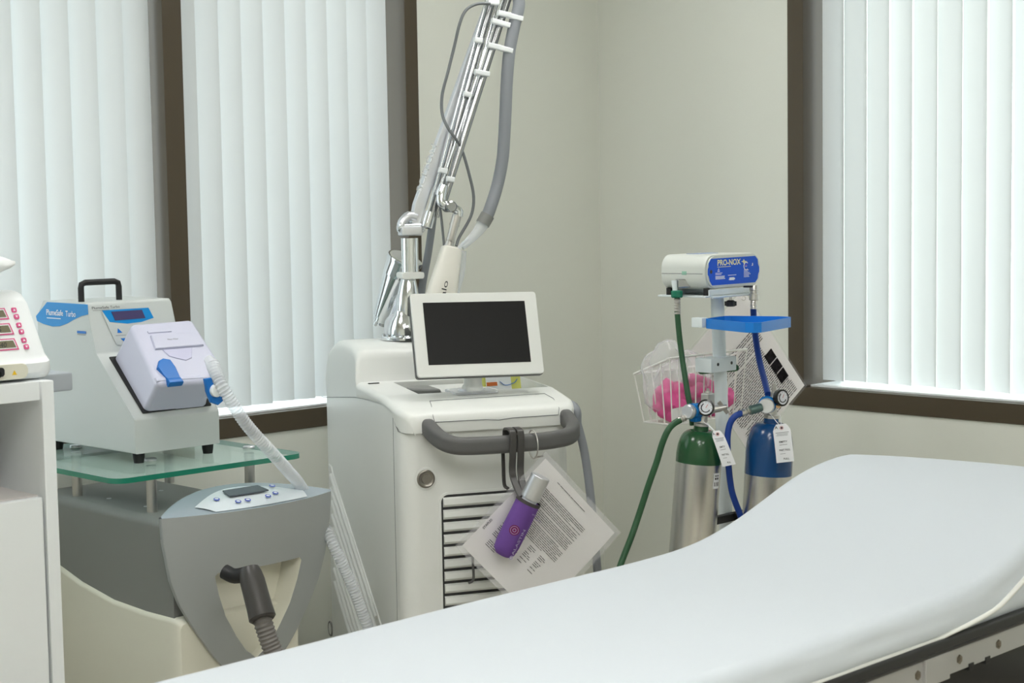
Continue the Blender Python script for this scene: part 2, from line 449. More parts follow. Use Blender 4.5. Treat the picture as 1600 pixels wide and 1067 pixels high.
troffer(-3.1, -1.0, .85, label='recessed ceiling light above the cooling unit')

troffer(-4.3, -3.9, label='recessed ceiling light over the camera side of the room')
troffer(-3.4, -2.9, label='ceiling light panel added over the middle of the room as front fill')  # unseen panel added to brighten the bed and the equipment fronts
troffer(-2.5, -4.2, label='ceiling light panel added over the right-hand side of the room as front fill')  # added out of view as fill for the camera-facing sides

# ================================================================== SUPPLY CABINET (far left)
t = thing('supply_cabinet', 'tall white supply cabinet with an open shelf at the left edge', 'cabinet', (-3.05, -1.07, 0), 0)
def W(mb, name, p=None, **k): return mb.build(name, p or t, world=True, **k)
cy = -1.07; cx1 = -2.712
m = MB()
m.box((cx1-.026, cy, .03), (cx1, cy+.52, 1.118), M_cab, .003)            # right side panel
m.box((-3.42, cy, .03), (-3.394, cy+.52, 1.118), M_cab, .003)
m.box((-3.394, cy+.50, .03), (cx1-.026, cy+.518, 1.118), M_cabin)
W(m, 'body')
m = MB(); m.box((-3.40, cy+.006, 1.081), (cx1-.026, cy+.50, 1.118), M_cab, .003); W(m, 'top_rail')
m = MB(); m.box((-3.394, cy+.03, .880), (cx1-.026, cy+.50, .898), M_cabin, .001); W(m, 'shelf')
m = MB(); m.box((-3.394, cy+.004, .04), (cx1-.030, cy+.022, .897), M_cab, .003); W(m, 'door')
m = MB(); m.box((-3.44, cy+.085, 1.085), (cx1+.088, cy+.56, 1.121), M_gslab, .004); W(m, 'worktop')
for x in (-3.38, cx1-.03):
    for y in (cy+.05, cy+.47): W(MB().lathe((x, y, 0), Z, [(0, .018), (.032, .018)], M_black, 16), 'foot')
# white bin inside the open shelf
t = thing('storage_bin', 'white rounded bin inside the open cabinet shelf', 'bin', (-2.90, cy+.12, .898))
m = MB(); m.prism(rrect(.17, .105, .02), (-2.915, cy+.075, .955), X, Z, (0, .12, 0), M_cab, .006); W(m, 'body')
m = MB(); m.prism(rrect(.14, .08, .015), (-2.915, cy+.071, .955), X, Z, (0, .004, 0), M_cabin, .001); W(m, 'front_plate')

# pink-keyed laser unit on the cabinet
t = thing('dental_laser', 'white tabletop device with three readouts and pink arrow keys on the cabinet', 'medical device', (-2.95, cy+.12, 1.121))
prof = [(.035, .0), (.022, .012), (.020, .030), (.036, .045), (.075, .145), (.094, .163), (.110, .167), (.30, .160), (.32, .145), (.32, .0)]
# side profile (y,z); swept along x from left to the right end
yb = cy+.0
m = MB()
ring = [V((0, yb+y, 1.121+z)) for y, z in prof]
xr = [(-3.22, 1), (-2.757, 1), (-2.732, .985), (-2.722, .945)]
def sec(x, k):
    c = V((0, yb+.17, 1.121+.08)); return [V((x, c.y+(p.y-c.y)*k, c.z+(p.z-c.z)*k if k < 1 else p.z)) for p in ring]
# outline seen from the front is slanted: right end leans outwards toward the base
rings = []
for x, k in xr:
    r = sec(x, k)
    if x > -3.0: r = [V((p.x + (.022*(1-(p.z-1.121)/.167) if True else 0), p.y, p.z)) for p in r]
    rings.append(r)
m.loft(rings, M_cab); W(m, 'housing')
fu = X; fv = V((0, .039, .100)).normalized(); fo = V((-2.742, yb+.036, 1.166)); fn = fu.cross(fv)
def F(a, b, n=0): return fo + fu*a + fv*b + fn*n
m = MB()
lean = -.26
for k in range(3):
    b0 = .012 + k*.0305; xs = -.0176 - (b0-.012)*.10
    m.prism([(-.10, 0), (0, 0), (-.005, .023), (-.105, .023)], F(xs, b0, .0004), fu, fv, fn*.0008, M_pink)
    m.prism([(-.10, .0025), (-.0035, .0025), (-.0075, .0205), (-.105, .0205)], F(xs, b0, .0013), fu, fv, fn*.0004, M_cab)
W(m, 'display_border')
for k in range(3):
    b0 = .012 + k*.0305; xs = -.0176 - (b0-.012)*.10
    m = MB(); m.prism([(-.10, .0045), (-.0055, .0045), (-.0092, .0185), (-.105, .0185)], F(xs, b0, .0018), fu, fv, fn*.0005, M_lcdo)
    m.text(('240', '085', '180')[k], F(xs-.045, b0+.006, .0023), fu, fv, .010, M_ink, shear=.2)
    W(m, 'display')
    for j in range(2):
        m = MB(); m.prism(rrect(.010, .0095, .002), F(xs+.0150 - .0020*(1-j), b0+.0175-.0135*j, .0006), fu, fv, fn*.002, M_pink, .0005)
        c = F(xs+.0150 - .0020*(1-j), b0+.0175-.0135*j, .0028)
        sgn = 1 if j == 0 else -1
        m.prism([(-.0025, -.002*sgn), (.0025, -.002*sgn), (0, .0025*sgn)], c, fu, fv, fn*.0003, M_white); W(m, 'arrow_key')
# recessed connector row low on the front
m = MB(); m.prism(rrect(.16, .028, .010), V((-2.838, yb+.012, 1.139)), X, Z, (0, .010, 0), M_ivory, .002); W(m, 'connector_panel')
m = MB(); m.prism(rrect(.105, .017, .004), V((-2.862, yb+.004, 1.1405)), X, Z, (0, .010, 0), M_black, .002)
m.lathe((-2.826, yb+.0, 1.137), Y, [(0, .008), (.012, .009)], M_blackg, 20); m.lathe((-2.855, yb+.001, 1.141), Y, [(0, .009), (.012, .011)], M_blackg, 20); W(m, 'connector')
m = MB(); m.prism([(-.0048, -.004), (.0048, -.004), (0, .0045)], V((-2.786, yb+.011, 1.137)), X, Z, (0, .001, 0), M_yellow); W(m, 'warning_mark')

# crumpled white pouch above the device, mostly out of frame
def blob(c, rx, ry, rz, mt, amp=.25, freq=3.0, sub=4, seed=0, rot=0):
    b = bmesh.new(); bmesh.ops.create_icosphere(b, subdivisions=sub, radius=1)
    for v in b.verts:
        d = v.co.normalized(); n = mnoise.noise(d*freq+V((seed*7.3, seed, 0)))+.4*mnoise.noise(d*freq*2.7+V((seed, 3, 0)))
        v.co = d*(1+amp*n); v.co = V((v.co.x*rx, v.co.y*ry, v.co.z*rz))
    T = Matrix.Translation(V(c)) @ Matrix.Rotation(rot, 4, 'Y')
    m = MB(); m.bm(b, mt, T); return m
t = thing('gauze_pouch', 'soft white pouch with a pointed corner on top of the pink-keyed device', 'pouch', (-2.84, -.96, 1.288))
m = MB()
cz = 1.325; rings = []
for i in range(25):
    u = i/24; x = -3.00 + u*.272; hh = (math.sin(math.pi*min(1, u*.55+.45))**.7)*.043*(1 if u < .98 else .3)+.0015
    ww = .07*(1-u**3)+.004
    zc = cz + .014*u**3
    rings.append([V((x, -.965+ww*math.cos(a)*(1+.05*math.sin(3*a+i)), zc + hh*math.sin(a)*(.85 if math.sin(a) < 0 else 1.15) + .004*mnoise.noise(V((i*.4, a*2, 0))))) for a in [2*math.pi*k/28 for k in range(28)]])
m.loft(rings, M_pouch); W(m, 'body')

# ================================================================== CRYO COOLER
CX = -2.034
t = thing('skin_cooling_unit', 'grey and cream floor-standing air cooler with a glass shelf on top', 'medical device', (CX, -.45, 0))
# body sections along y: from the back to the front, half width and boundary between grey upper and cream lower
bx0, bx1 = -2.222, -1.90
def body_ring(y, z0, z1, x0, x1, r):
    pts = rrect(x1-x0, z1-z0, r, 4, (x0+x1)/2, (z0+z1)/2); return [V((a, y, b)) for a, b in pts]
bound = [(-.06, .60), (-.16, .560), (-.283, .530), (-.431, .508), (-.573, .503), (-.69, .505)]
m = MB(); rings = []
for y, zb in bound: rings.append(body_ring(y, zb-.10, .728 if y < -.05 else .72, bx0, bx1, .022))
m.loft(rings, M_mgrey); W(m, 'upper_body', ang=50)
m = MB(); rings = []
def low_ring(y, zb, e):
    return [V((bx0-.010+e, y, .04)), V((bx0-.010+e, y, zb-.012)), V((bx0-.004+e, y, zb-.003)), V((bx0+.006+e, y, zb)), V((bx1-.006-e, y, zb)), V((bx1+.004-e, y, zb-.003)), V((bx1+.010-e, y, zb-.012)), V((bx1+.010-e, y, .04))]
fine = []
for i in range(len(bound)-1):
    for k in range(4):
        q = k/4; fine.append((bound[i][0]*(1-q)+bound[i+1][0]*q, bound[i][1]*(1-q)+bound[i+1][1]*q))
fine += [(-.69, .505), (-.712, .503), (-.722, .495)]
for y, zb in fine: rings.append(low_ring(y, zb, 0 if y > -.715 else .006))
m.loft(rings, M_ivory); W(m, 'lower_body', ang=45)
for x in (bx0+.03, bx1-.03):
    for y in (-.14, -.62): W(MB().lathe((x-.012, y, .028), X, [(0, .028), (.024, .028)], M_black, 20), 'caster')
# screws and caps on the top
for x, y in ((-2.15, -.30), (-2.15, -.47), (-2.02, -.45), (-2.0, -.30)): W(MB().lathe((x, y, .727), Z, [(0, .007), (.002, .006)], M_alus, 16), 'screw_cap')
# curved front plate with a shield outline
def shield(z):          # half width at height z
    T = [(.338, .0), (.345, .03), (.358, .058), (.378, .088), (.41, .115), (.46, .150), (.505, .178), (.545, .200), (.60, .220), (.69, .237), (.752, .241), (.80, .241)]
    for (a, b), (c, d) in zip(T, T[1:]):
        if a <= z <= c: return b+(d-b)*(z-a)/(c-a)
    return .0
def bulge(dx): return -.055*(1-(dx/.24)**2)   # plan curve of the plate front
def py_of(dx, z=.75): return -.735 + bulge(dx) + .045*max(0, (.75-z)/.35)**1.6
zs = [.338, .341, .345, .351, .358, .368, .378, .392, .405, .43, .46, .50, .54, .58, .612, .65, .69, .72, .748]
# opening: (half widths as function of z)
def cut(z):
    if z > .608: return None
    T = [(.382, .0), (.405, .030), (.445, .060), (.50, .092), (.555, .112), (.600, .123), (.608, .117)]
    for (a, b), (c, d) in zip(T, T[1:]):
        if a <= z <= c: return b+(d-b)*(z-a)/(c-a)
    return None
zz = sorted(set(zs + [.382, .388, .396, .405, .412, .420, .445, .475, .520, .555, .585, .600, .608]))
m = MB()
def plate_grid(side, up):
    rows = []
    for z in zz:
        if (z > .6079) != up and abs(z-.608) > 1e-6: continue
        hw = shield(z); c = 0.0 if up else (cut(z) or 0.0)
        rows.append([V((CX+side*(c+(hw-c)*k/10), py_of(c+(hw-c)*k/10, z), z)) for k in range(11)])
    return rows
for side in (-1, 1):
    for up in (False, True):
        rows = plate_grid(side, up); n = 11; vs = [p for r in rows for p in r]; fs = []
        for i in range(len(rows)-1):
            for k in range(n-1): fs.append([i*n+k, i*n+k+1, (i+1)*n+k+1, (i+1)*n+k])
        m.add(vs, fs, M_plate)
    # outer rim going back to the body
    rim = []
    for z in zz:
        hw = shield(z); x = CX+side*hw
        yy = py_of(hw, z); rim.append([V((x, yy, z)), V((x+side*.002, yy+.006, z)), V((x-side*.002, yy+.016, z)), V((x-side*.022, yy+.026, z)), V((x-side*.06, -.675, z))])
    m.add([p for r in rim for p in r], [[i*5+k, i*5+k+1, (i+1)*5+k+1, (i+1)*5+k] for i in range(len(zz)-1) for k in range(4)], M_plate)
    # inner rim of the opening
    zi = [z for z in zz if cut(z) is not None]
    rim = [[V((CX+side*cut(z), py_of(cut(z), z), z)), V((CX+side*(cut(z)-.005), py_of(cut(z), z)+.008, z)), V((CX+side*(cut(z)-.012), -.702, z))] for z in zi]
    m.add([p for r in rim for p in r], [[i*3+k, i*3+k+1, (i+1)*3+k+1, (i+1)*3+k] for i in range(len(zi)-1) for k in range(2)], M_ivory if side > 0 else M_plate)
# roof of the opening
r0 = [V((CX+.118*(k/8*2-1), py_of(.118*(k/8*2-1), .6085), .6085)) for k in range(9)]
m.add(r0+[V((p.x, -.702, .600)) for p in r0], [[k, k+1, 10+k, 9+k] for k in range(8)], M_plate)
W(m, 'front_plate', ang=50, wn=False)
m = MB(); m.prism([(0, .34), (.10, .38), (.15, .5), (.15, .62), (-.15, .62), (-.15, .5), (-.10, .38)], (CX, -.704, 0), X, Z, (0, .006, 0), M_ivory); W(m, 'recess_back')
# sloping lens-shaped top of the plate
m = MB(); n = 24
front = [V((CX+.241*(k/n*2-1), py_of(.241*(k/n*2-1)), .748)) for k in range(n+1)]
back = [V((CX+.241*(k/n*2-1), -.732+.105*(1-(k/n*2-1)**2), .752+.030*(1-(k/n*2-1)**2))) for k in range(n+1)]
mid = [front[k].lerp(back[k], .5)+V((0, 0, .006*(1-(k/n*2-1)**2))) for k in range(n+1)]
vs = front+mid+back+[V((p.x, p.y+.004, .70)) for p in back]
m.add(vs, [[r*(n+1)+k, r*(n+1)+k+1, (r+1)*(n+1)+k+1, (r+1)*(n+1)+k] for r in range(3) for k in range(n)], M_lens)
W(m, 'top_cover', ang=50, wn=False)
# control panel lying on the lens
def lens(a, b, n_=0.0):   # a: -1..1 along x, b: 0 front .. 1 back
    k = a; f = V((CX+.241*k, py_of(.241*k), .748)); bk = V((CX+.241*k, -.732+.105*(1-k*k), .752+.030*(1-k*k)))
    z = .006*(1-k*k)*4*b*(1-b)
    return f.lerp(bk, b) + V((0, 0, z+n_))
m = MB(); N_ = 20
row0 = [lens(-.50+1.10*k/N_, .04+.0*k, .0014) for k in range(N_+1)]
row1 = [lens(-.50-.13+1.28*k/N_, .04+.74*math.sin(math.pi*(k/N_*.80+.10))**.7, .0016) for k in range(N_+1)]
rr = [[row0[k].lerp(row1[k], j/4) + V((0, 0, .0022*math.sin(math.pi*j/4))) for k in range(N_+1)] for j in range(5)]
m.add([p for r in rr for p in r], [[j*(N_+1)+k, j*(N_+1)+k+1, (j+1)*(N_+1)+k+1, (j+1)*(N_+1)+k] for j in range(4) for k in range(N_)], M_panel)
cp = W(m, 'control_panel', wn=False)
def lensframe(a, b):
    o = lens(a, b, .0058); u = (lens(a+.05, b)-lens(a-.05, b)).normalized(); v = (lens(a, b+.1)-lens(a, b-.1)).normalized(); return o, u, v
o, u, v = lensframe(.02, .50)
nn = u.cross(v).normalized()
m = MB(); m.prism([(-.055, -.019), (.055, -.019), (.050, .019), (-.050, .019)], o-nn*.002, X, v, nn*.0035, M_lcd, .0004); m.build('display', cp, world=True)
for a, b in ((-.36, .40), (-.20, .20), (-.09, .20), (.16, .22), (.28, .28), (.38, .60)):
    o, u, v = lensframe(a, b); nn = u.cross(v).normalized(); m = MB()
    m.torus(o+nn*.0002, nn, .0062, .0012, mat('button_blue', srgb(70, 90, 190), .4), 20, 6); m.lathe(o-nn*.001, nn, [(0, .005), (.0022, .0045)], M_panel, 20); m.build('button', cp, world=True)
# dark nozzle and corrugated hose in the opening
m = MB(); a, b = at(391, 895, 3.64), at(408, 958, 3.60)
m.lathe(a, b-a, [(-.01, .022), (0, .025), (.02, .0275), (.085, .0285), (.108, .030), (.112, .026)], M_nozzle, 28)
m.tube([a+V((-.030, .055, -.0)), a+V((-.02, .03, -.008)), a], .017, M_black, 14, smooth=4); W(m, 'hose_nozzle')
m = MB(); m.ribbed([b+(a-b).normalized()*.01, at(411, 972, 3.60), at(422, 1005, 3.60), at(440, 1050, 3.60), at(462, 1110, 3.62), at(470, 1190, 3.66)], .0205, .0012, .009, M_corr); W(m, 'air_hose')

# glass shelf on posts
m = MB(); gx0, gx1, gy0, gy1, gz = -2.387, -1.868, -.735, -.12, .839
gl = m.prism(rrect(gx1-gx0, gy1-gy0, .035), ((gx0+gx1)/2, (gy0+gy1)/2, gz), X, Y, (0, 0, .012), M_shelf)
gs = W(m, 'glass_shelf')
for k_, p in enumerate(gs.data.polygons):
    if abs(p.normal.z) < .5: p.material_index = 1
gs.data.materials.append(M_shelfe)
for px_, py_ in ((-2.180, -.545), (-1.869-.04, -.56), (-2.18, -.2), (-1.91, -.2)):
    m = MB(); m.lathe((px_, py_, .727), Z, [(0, .0125), (gz-.727, .0125)], M_steel, 28)
    m.build('post', gs, world=True)
    m = MB(); m.lathe((px_, py_, gz+.012), Z, [(0, .015), (.004, .015), (.0055, .0135)], M_alus, 28); m.build('post_cap', gs, world=True)

# ================================================================== SMOKE EVACUATOR
EV = (-2.24, -.578, .851)
t = thing('smoke_evacuator', 'grey white smoke evacuator with a black carry handle on the glass shelf', 'medical device', EV, 1)
def E_(mb, name, p=None, **k): return mb.build(name, p or t, **k)
zb = .875-.851
def ez(z): return z-.851
BW = .238
# side profile (y,z)
prof = [(0, ez(.875)), (0, ez(.952)), (.004, ez(.957)), (.156, ez(1.098)), (.160, ez(1.104)), (.188, ez(1.214)), (.196, ez(1.222)), (.395, ez(1.222)), (.425, ez(1.185)), (.425, ez(.905)), (.40, ez(.875))]
m = MB(); b = bmesh.new()
m.prism(prof, (0, 0, 0), Y, Z, (BW, 0, 0), M_enamel, .004, 2)
E_(m, 'housing')
m = MB()
for x in (.022, BW-.022):
    for y in (.022, .385):
        m2 = MB(); m2.lathe((x, y, 0), Z, [(0, .0115), (.012, .0135), (zb+.001, .0145)], M_black, 20); E_(m2, 'rubber_foot')
m = MB(); hy = .25
m.tube([(.022, hy, ez(1.215)), (.022, hy, ez(1.255)), (.024, hy, ez(1.264)), (.034, hy, ez(1.268)), (.115, hy, ez(1.268)), (.125, hy, ez(1.264)), (.127, hy, ez(1.255)), (.127, hy, ez(1.215))], .0075, M_black, 14)
E_(m, 'carry_handle')
# side label
m = MB(); lab = [(.185, 1.2185), (.372, 1.2195), (.392, 1.206), (.428, 1.183), (.4235, 1.171), (.395, 1.165), (.35, 1.160), (.315, 1.162), (.28, 1.170), (.25, 1.180), (.215, 1.190), (.184, 1.195)]
m.prism([(y, ez(z)) for y, z in lab if y < .43][::-1], (0, 0, 0), Y, Z, (-.0008, 0, 0), M_label)
m.text('PlumeSafe', (-.0010, .375, ez(1.188)), -Y, Z, .0145, M_white, width=.078, bold=.01); m.text('Turbo', (-.0010, .285, ez(1.187)), -Y, Z, .0145, M_white, width=.046, bold=.004)
m.box((-.0012, .31, ez(1.1795)), (-.0008, .375, ez(1.1815)), M_panel)
E_(m, 'side_label')
m = MB(); m.prism([(0, 0), (.040, 0), (.040, .006), (0, .006)], (-.0009, .236, ez(1.148)), -Y, Z, (-.0004, 0, 0), M_blue); m.box((-.0012, .236-.038, ez(1.1445)), (-.0008, .236, ez(1.1455)), M_ginkk); E_(m, 'maker_mark')
# control face (tilted)
co = V((0, .158, ez(1.101))); cu = X; cv = V((0, .028, .113)).normalized(); cn = cu.cross(cv)
def Cp(a, b, n=0): return co+cu*a+cv*b+cn*n
m = MB(); m.prism([(.060, .018), (.175, .018), (.175, .102), (.036, .102), (.036, .096)], Cp(0, 0, .0002), cu, cv, cn*.0008, M_enamel)
m.prism([(.052, .075), (.10, .068), (.14, .070), (.176, .078), (.166, .104), (.036, .104)], Cp(0, 0, .001), cu, cv, cn*.0006, M_label)
cpn = E_(m, 'control_panel')
m = MB(); m.prism([(.067, .0775), (.152, .0785), (.146, .0995), (.060, .0995)], Cp(0, 0, .0017), cu, cv, cn*.0008, M_lcdp); m.build('display', cpn)
for a, b, sg in ((.074, .052, 1), (.080, .028, -1)):
    m = MB(); m.prism([(-.006, -.005*sg), (.007, -.005*sg), (-.003, .006*sg)] if sg > 0 else [(-.006, .005), (.006, .005), (.004, -.006)], Cp(a, b, .001), cu, cv, cn*.001, M_blue); m.build('arrow_key', cpn)
m = MB(); m.box((0, 0, 0), (.028, .001, .0004), M_ginkk, T=Matrix(((cu.x, cv.x, cn.x, Cp(.062, .040, .001).x), (cu.y, cv.y, cn.y, Cp(.062, .040, .001).y), (cu.z, cv.z, cn.z, Cp(.062, .040, .001).z), (0, 0, 0, 1)))); m.build('divider', cpn)
m = MB(); m.text('PlumeSafe', Cp(.010, .1085, .0006), cu, cv, .0062, M_ink, width=.046, bold=.004); m.text('Turbo', Cp(.060, .1085, .0006), cu, cv, .0062, M_ink, width=.026)
m.text('PlumeSafe', (.010, 0, 0), X, Y, .001, M_ink) if False else None
m.prism([(0, 0), (.045, 0), (.045, .0008), (0, .0008)], Cp(.012, .1045, .0004), cu, cv, cn*.0003, M_ginkk)
m.build('front_lettering', t)

# filter canister on the sloping face
so = V((0, .0, ez(.956))); su = X; sv = V((0, .157, .142)).normalized(); sn = su.cross(sv)
if sn.z < 0: sn = -sn
def Sp(a, b, n=0): return so+su*a+sv*b+sn*n
# mounting line
m = MB()
m.prism([(.030, .016), (.222, .016), (.222, .20), (.030, .20)], Sp(0, 0, 0), su, sv, sn*.004, M_black); E_(m, 'filter_gasket')
# block: base ring then shoulder ring then top ring
def ring4(x0, x1, b0, b1, n, r=.012):
    return [Sp(a, b, n) for a, b in rrect(x1-x0, b1-b0, r, 5, (x0+x1)/2, (b0+b1)/2)]
def frustum(A0, n0, A1, n1, mt, bev):
    b = bmesh.new(); P0 = [b.verts.new(Sp(x, y, n0)) for x, y in A0]; P1 = [b.verts.new(Sp(x, y, n1)) for x, y in A1]; n = len(A0)
    b.faces.new(P0[::-1]); f = b.faces.new(P1)
    for i in range(n): b.faces.new([P0[i], P0[(i+1) % n], P1[(i+1) % n], P1[i]])
    es = [e for e in b.edges if not all(v in P0 for v in e.verts)]
    bmesh.ops.bevel(b, geom=es, offset=bev, segments=4, profile=.5, affect='EDGES', clamp_overlap=True); bmesh.ops.recalc_face_normals(b, faces=b.faces[:])
    return b
m = MB(); m.bm(frustum([(.037, .018), (.207, .014), (.224, .060), (.224, .200), (.042, .200)], .003, [(.027, .012), (.170, .008), (.232, .070), (.232, .216), (.056, .214)], .101, M_lav, .013), M_lav)
can = E_(m, 'filter_canister', ang=60)
m = MB()   # raised step / grip on top
m.prism([(.075, .120), (.212, .120), (.200, .165), (.085, .165)], Sp(0, 0, .098), su, sv, sn*.010, M_lav, .004)
MB().prism([(.085, .175), (.15, .175), (.15, .181), (.085, .181)], Sp(0, 0, .100), su, sv, sn*.004, M_lav, .001).build('upper_ridge', can)
MB().prism([(.030, .022), (.168, .018), (.174, .030), (.031, .034)], Sp(0, 0, .096), su, sv, sn*.007, M_lav, .003).build('lower_ridge', can)
m.build('grip', can)
m = MB(); m.prism([(.095, .118), (.178, .118), (.160, .085), (.140, .078), (.118, .088), (.102, .096)], Sp(0, 0, .0995), su, sv, sn*.004, mat('lavender_grip', srgb(196, 196, 222), .4), .002); m.build('finger_grip', can)  # finger grip in a slightly darker lavender
m = MB(); m.text('Main Filter', Sp(.120, .142, .1083), su, sv, .0045, M_ink, width=.030); m.build('filter_lettering', can)
# blue latches
def latch(a, b, k, nm='latch'):
    m = MB(); m.prism([(q[0]*k, q[1]*k) for q in [(-.020, -.040), (.020, -.040), (.016, -.018), (.024, .004), (.022, .030), (.004, .036), (-.010, .030), (-.026, .008), (-.018, -.018)]], Sp(a, b, .096), su, sv, sn*.012, M_blue, .003)
    m.prism([(q[0]*k, q[1]*k) for q in [(-.020, -.046), (.020, -.046), (.019, -.030), (-.019, -.030)]], Sp(a, b, .092), su, sv, sn*.018, M_blue, .004)
    m.build(nm, can)
latch(.074, .052, .98)
# hose port (right) with its own blue latch and clear cap
pc = Sp(.222, .045, .070)
m = MB(); m.lathe(pc-sn*.012-sv*.0, (sn*.6+X*.8), [(0, .027), (.012, .025), (.014, .018)], mat('port_grey', srgb(150, 148, 165), .4), 24); m.build('hose_port', can)
pl = at(333, 610, 3.668); PLW = [(321, 592), (331, 590), (336, 602), (344, 611), (351, 617), (349, 627), (342, 633), (331, 629), (325, 612)]
def onY(x, y, yy): r_ = ray(x, y); return CAM + r_*((yy-CAM.y)/r_.y)
m = MB(); Pq = [onY(x, y, pl.y) for x, y in PLW]
m.prism([(p.x, p.z) for p in Pq], (0, pl.y, 0), X, Z, (0, .012, 0), M_blue, .003); m.build('port_latch', can, world=True)
m = MB(); m.lathe(onY(336, 610, pl.y)+Y*.002, -Y, [(0, .0145), (.010, .0145), (.012, .011)], M_cab, 24); m.build('port_cap', can, world=True)
FRM['ev'] = FRM[t.name]
hose_pts = [at(333, 568, 3.690), at(340, 590, 3.672), at(352, 612, 3.665), at(385, 663, 3.70), at(430, 713, 3.775), at(452, 738, 3.88), at(468, 757, 3.98), at(498, 805, 4.05), at(520, 850, 4.02), at(548, 910, 4.04), at(574, 978, 4.07), at(600, 1060, 4.12)]
m = MB(); m.ribbed(hose_pts, .0135, .0013, .0072, M_clear, 14, 12); W(m, 'suction_hose', wn=False)
m = MB(); m.tube([at(325, 560, 3.70), at(333, 572, 3.688), at(341, 592, 3.672)], [.010, .0155, .0145], M_clear, 18, smooth=4); W(m, 'hose_cuff')

# ================================================================== LASER CONSOLE
LO = (-1.706, -.928, 0.0); LAZ = -25.0
LF = Fr(LO, LAZ)
t = thing('laser_console', 'large white wheeled laser console with a grey handle and tilted monitor', 'laser machine', LO, LAZ)
las = t
def B_(mb, name, p=None, **k): return mb.build(name, p or las, **k)
def plan(x0, x1, y0, y1, r, z, n=6, inset=0):
    pts = rrect(x1-x0-2*inset, y1-y0-2*inset, max(.004, r-inset), n, (x0+x1)/2, (y0+y1)/2); out = []
    for i, p in enumerate(pts):
        q = pts[(i+1) % len(pts)]; out.append(p)
        if abs(q[1]-p[1]) > .3:
            ys = [y for y, _ in SEAM if min(p[1], q[1])+.004 < y < max(p[1], q[1])-.004]
            if q[1] < p[1]: ys = ys[::-1]
            out += [(p[0], y) for y in ys]
    return [V((a, b, z)) for a, b in out]
# seam height as a function of y (between lower body and upper shell)
SEAM = [(-.02, .896), (.012, .896), (.03, .900), (.05, .915), (.075, .938), (.10, .951), (.16, .957), (.45, .940), (.80, .905), (.84, .902)]
def interp(T, q):
    if q <= T[0][0]: return T[0][1]
    for (a, b), (c, d) in zip(T, T[1:]):
        if a <= q <= c: return b+(d-b)*(q-a)/(c-a)
    return T[-1][1]
low = [(-.014, .06), (-.018, .10), (-.02, .20)]
x0, x1, y0, y1 = -.018, .420, 0.0, .82
m = MB(); rings = []
for z, i_ in ((.075, .012), (.085, .002), (.11, 0), (.5, 0), (.80, 0)): rings.append(plan(x0, x1, y0, y1, .045, z, 6, i_))
top = [V((p.x, p.y, interp(SEAM, p.y)-.001)) for p in plan(x0, x1, y0, y1, .045, 0)]
rings.append(top)
m.loft(rings, M_pale, cap=True); B_(m, 'lower_body', ang=40)
# grooves: the vertical panel line and the seam
m = MB(); m.box((-.0186, .071, .10), (-.0176, .0725, .937), M_ginkk); B_(m, 'panel_gap')
sp = [V((-.0185, y, z)) for y, z in SEAM if y >= .05]
m = MB(); m.tube([V((.03, -.0005, .8955)), V((-.005, .006, .8955)), V((-.017, .03, .899))]+sp, .0009, M_ginkk, 6); B_(m, 'shell_seam')
# upper shell: front lip + deck + rear hump (sections along y)
ux0, ux1 = -.022, .442
TOPP = [(-.012, .922, .0), (-.010, .934, 0), (-.002, .943, 0), (.015, .950, 0), (.10, .962, 0), (.17, .968, 0)]
def shell_sec(y, zt, ins=0.0, r=.016):
    zb_ = interp(SEAM, y)+.0005
    zt = max(zt, zb_+.01)
    L_ = []
    xa, xb = ux0+ins, ux1-ins
    for k in range(7):
        a = math.pi - math.pi/2*k/6; L_.append(V((xa+r+r*math.cos(a), y, zt-r+r*math.sin(a))))
    for k in range(7):
        a = math.pi/2 - math.pi/2*k/6; L_.append(V((xb-r+r*math.cos(a), y, zt-r+r*math.sin(a))))
    return [V((xa+.002, y, zb_))] + L_ + [V((xb-.002, y, zb_))]
m = MB()
secs = [(-.012, .905, .035), (-.0115, .922, .030), (-.007, .935, .024), (.002, .944, .014), (.020, .950, .006), (.045, .955, .001), (.10, .963, 0), (.168, .972, 0)]
m.loft([shell_sec(y, z, i_) for y, z, i_ in secs], M_pale)
# deck rails beside the open tray
def slab(xa, xb, ya, yb_, za, zb2, zbot=.935):
    return [[V((xa, ya, zbot)), V((xa, ya, za)), V((xb, ya, za)), V((xb, ya, zbot))], [V((xa, yb_, zbot)), V((xa, yb_, zb2)), V((xb, yb_, zb2)), V((xb, yb_, zbot))]]
for xa, xb in ((-.022, .075), (.425, .442)):
    rr = [shell_sec(.168, .972), shell_sec(.42, .980)]
    # left and right strips share the shell cross-section, clipped in x
    q = []
    for sec_ in rr:
        s2 = [V((min(max(p.x, xa), xb), p.y, p.z)) for p in sec_]; q.append(s2)
    m.loft(q, M_pale)
hump = [(.405, .979, 0), (.418, .982, 0), (.426, 1.000, 0), (.432, 1.040, .002), (.440, 1.058, .004), (.455, 1.069, .006), (.50, 1.078, .008), (.60, 1.082, .008), (.70, 1.074, .008), (.77, 1.050, .008), (.805, 1.01, .010), (.822, .965, .012), (.828, .93, .02)]
m.loft([shell_sec(y, z, i_, .03 if z > 1.0 else .016) for y, z, i_ in hump], M_pale)
B_(m, 'upper_shell', ang=35)
m = MB(); m.box((.07, .165, .930), (.43, .41, .936), M_mgrey)
B_(m, 'tray_floor')
m = MB(); m.box((.155, .172, .936), (.305, .40, .9675), M_pale, .004); B_(m, 'monitor_plinth')
m = MB(); m.prism(rrect(.030, .008, .002), (.020, .395, .9795), X, Y, (0, 0, .002), M_black); B_(m, 'deck_slot')
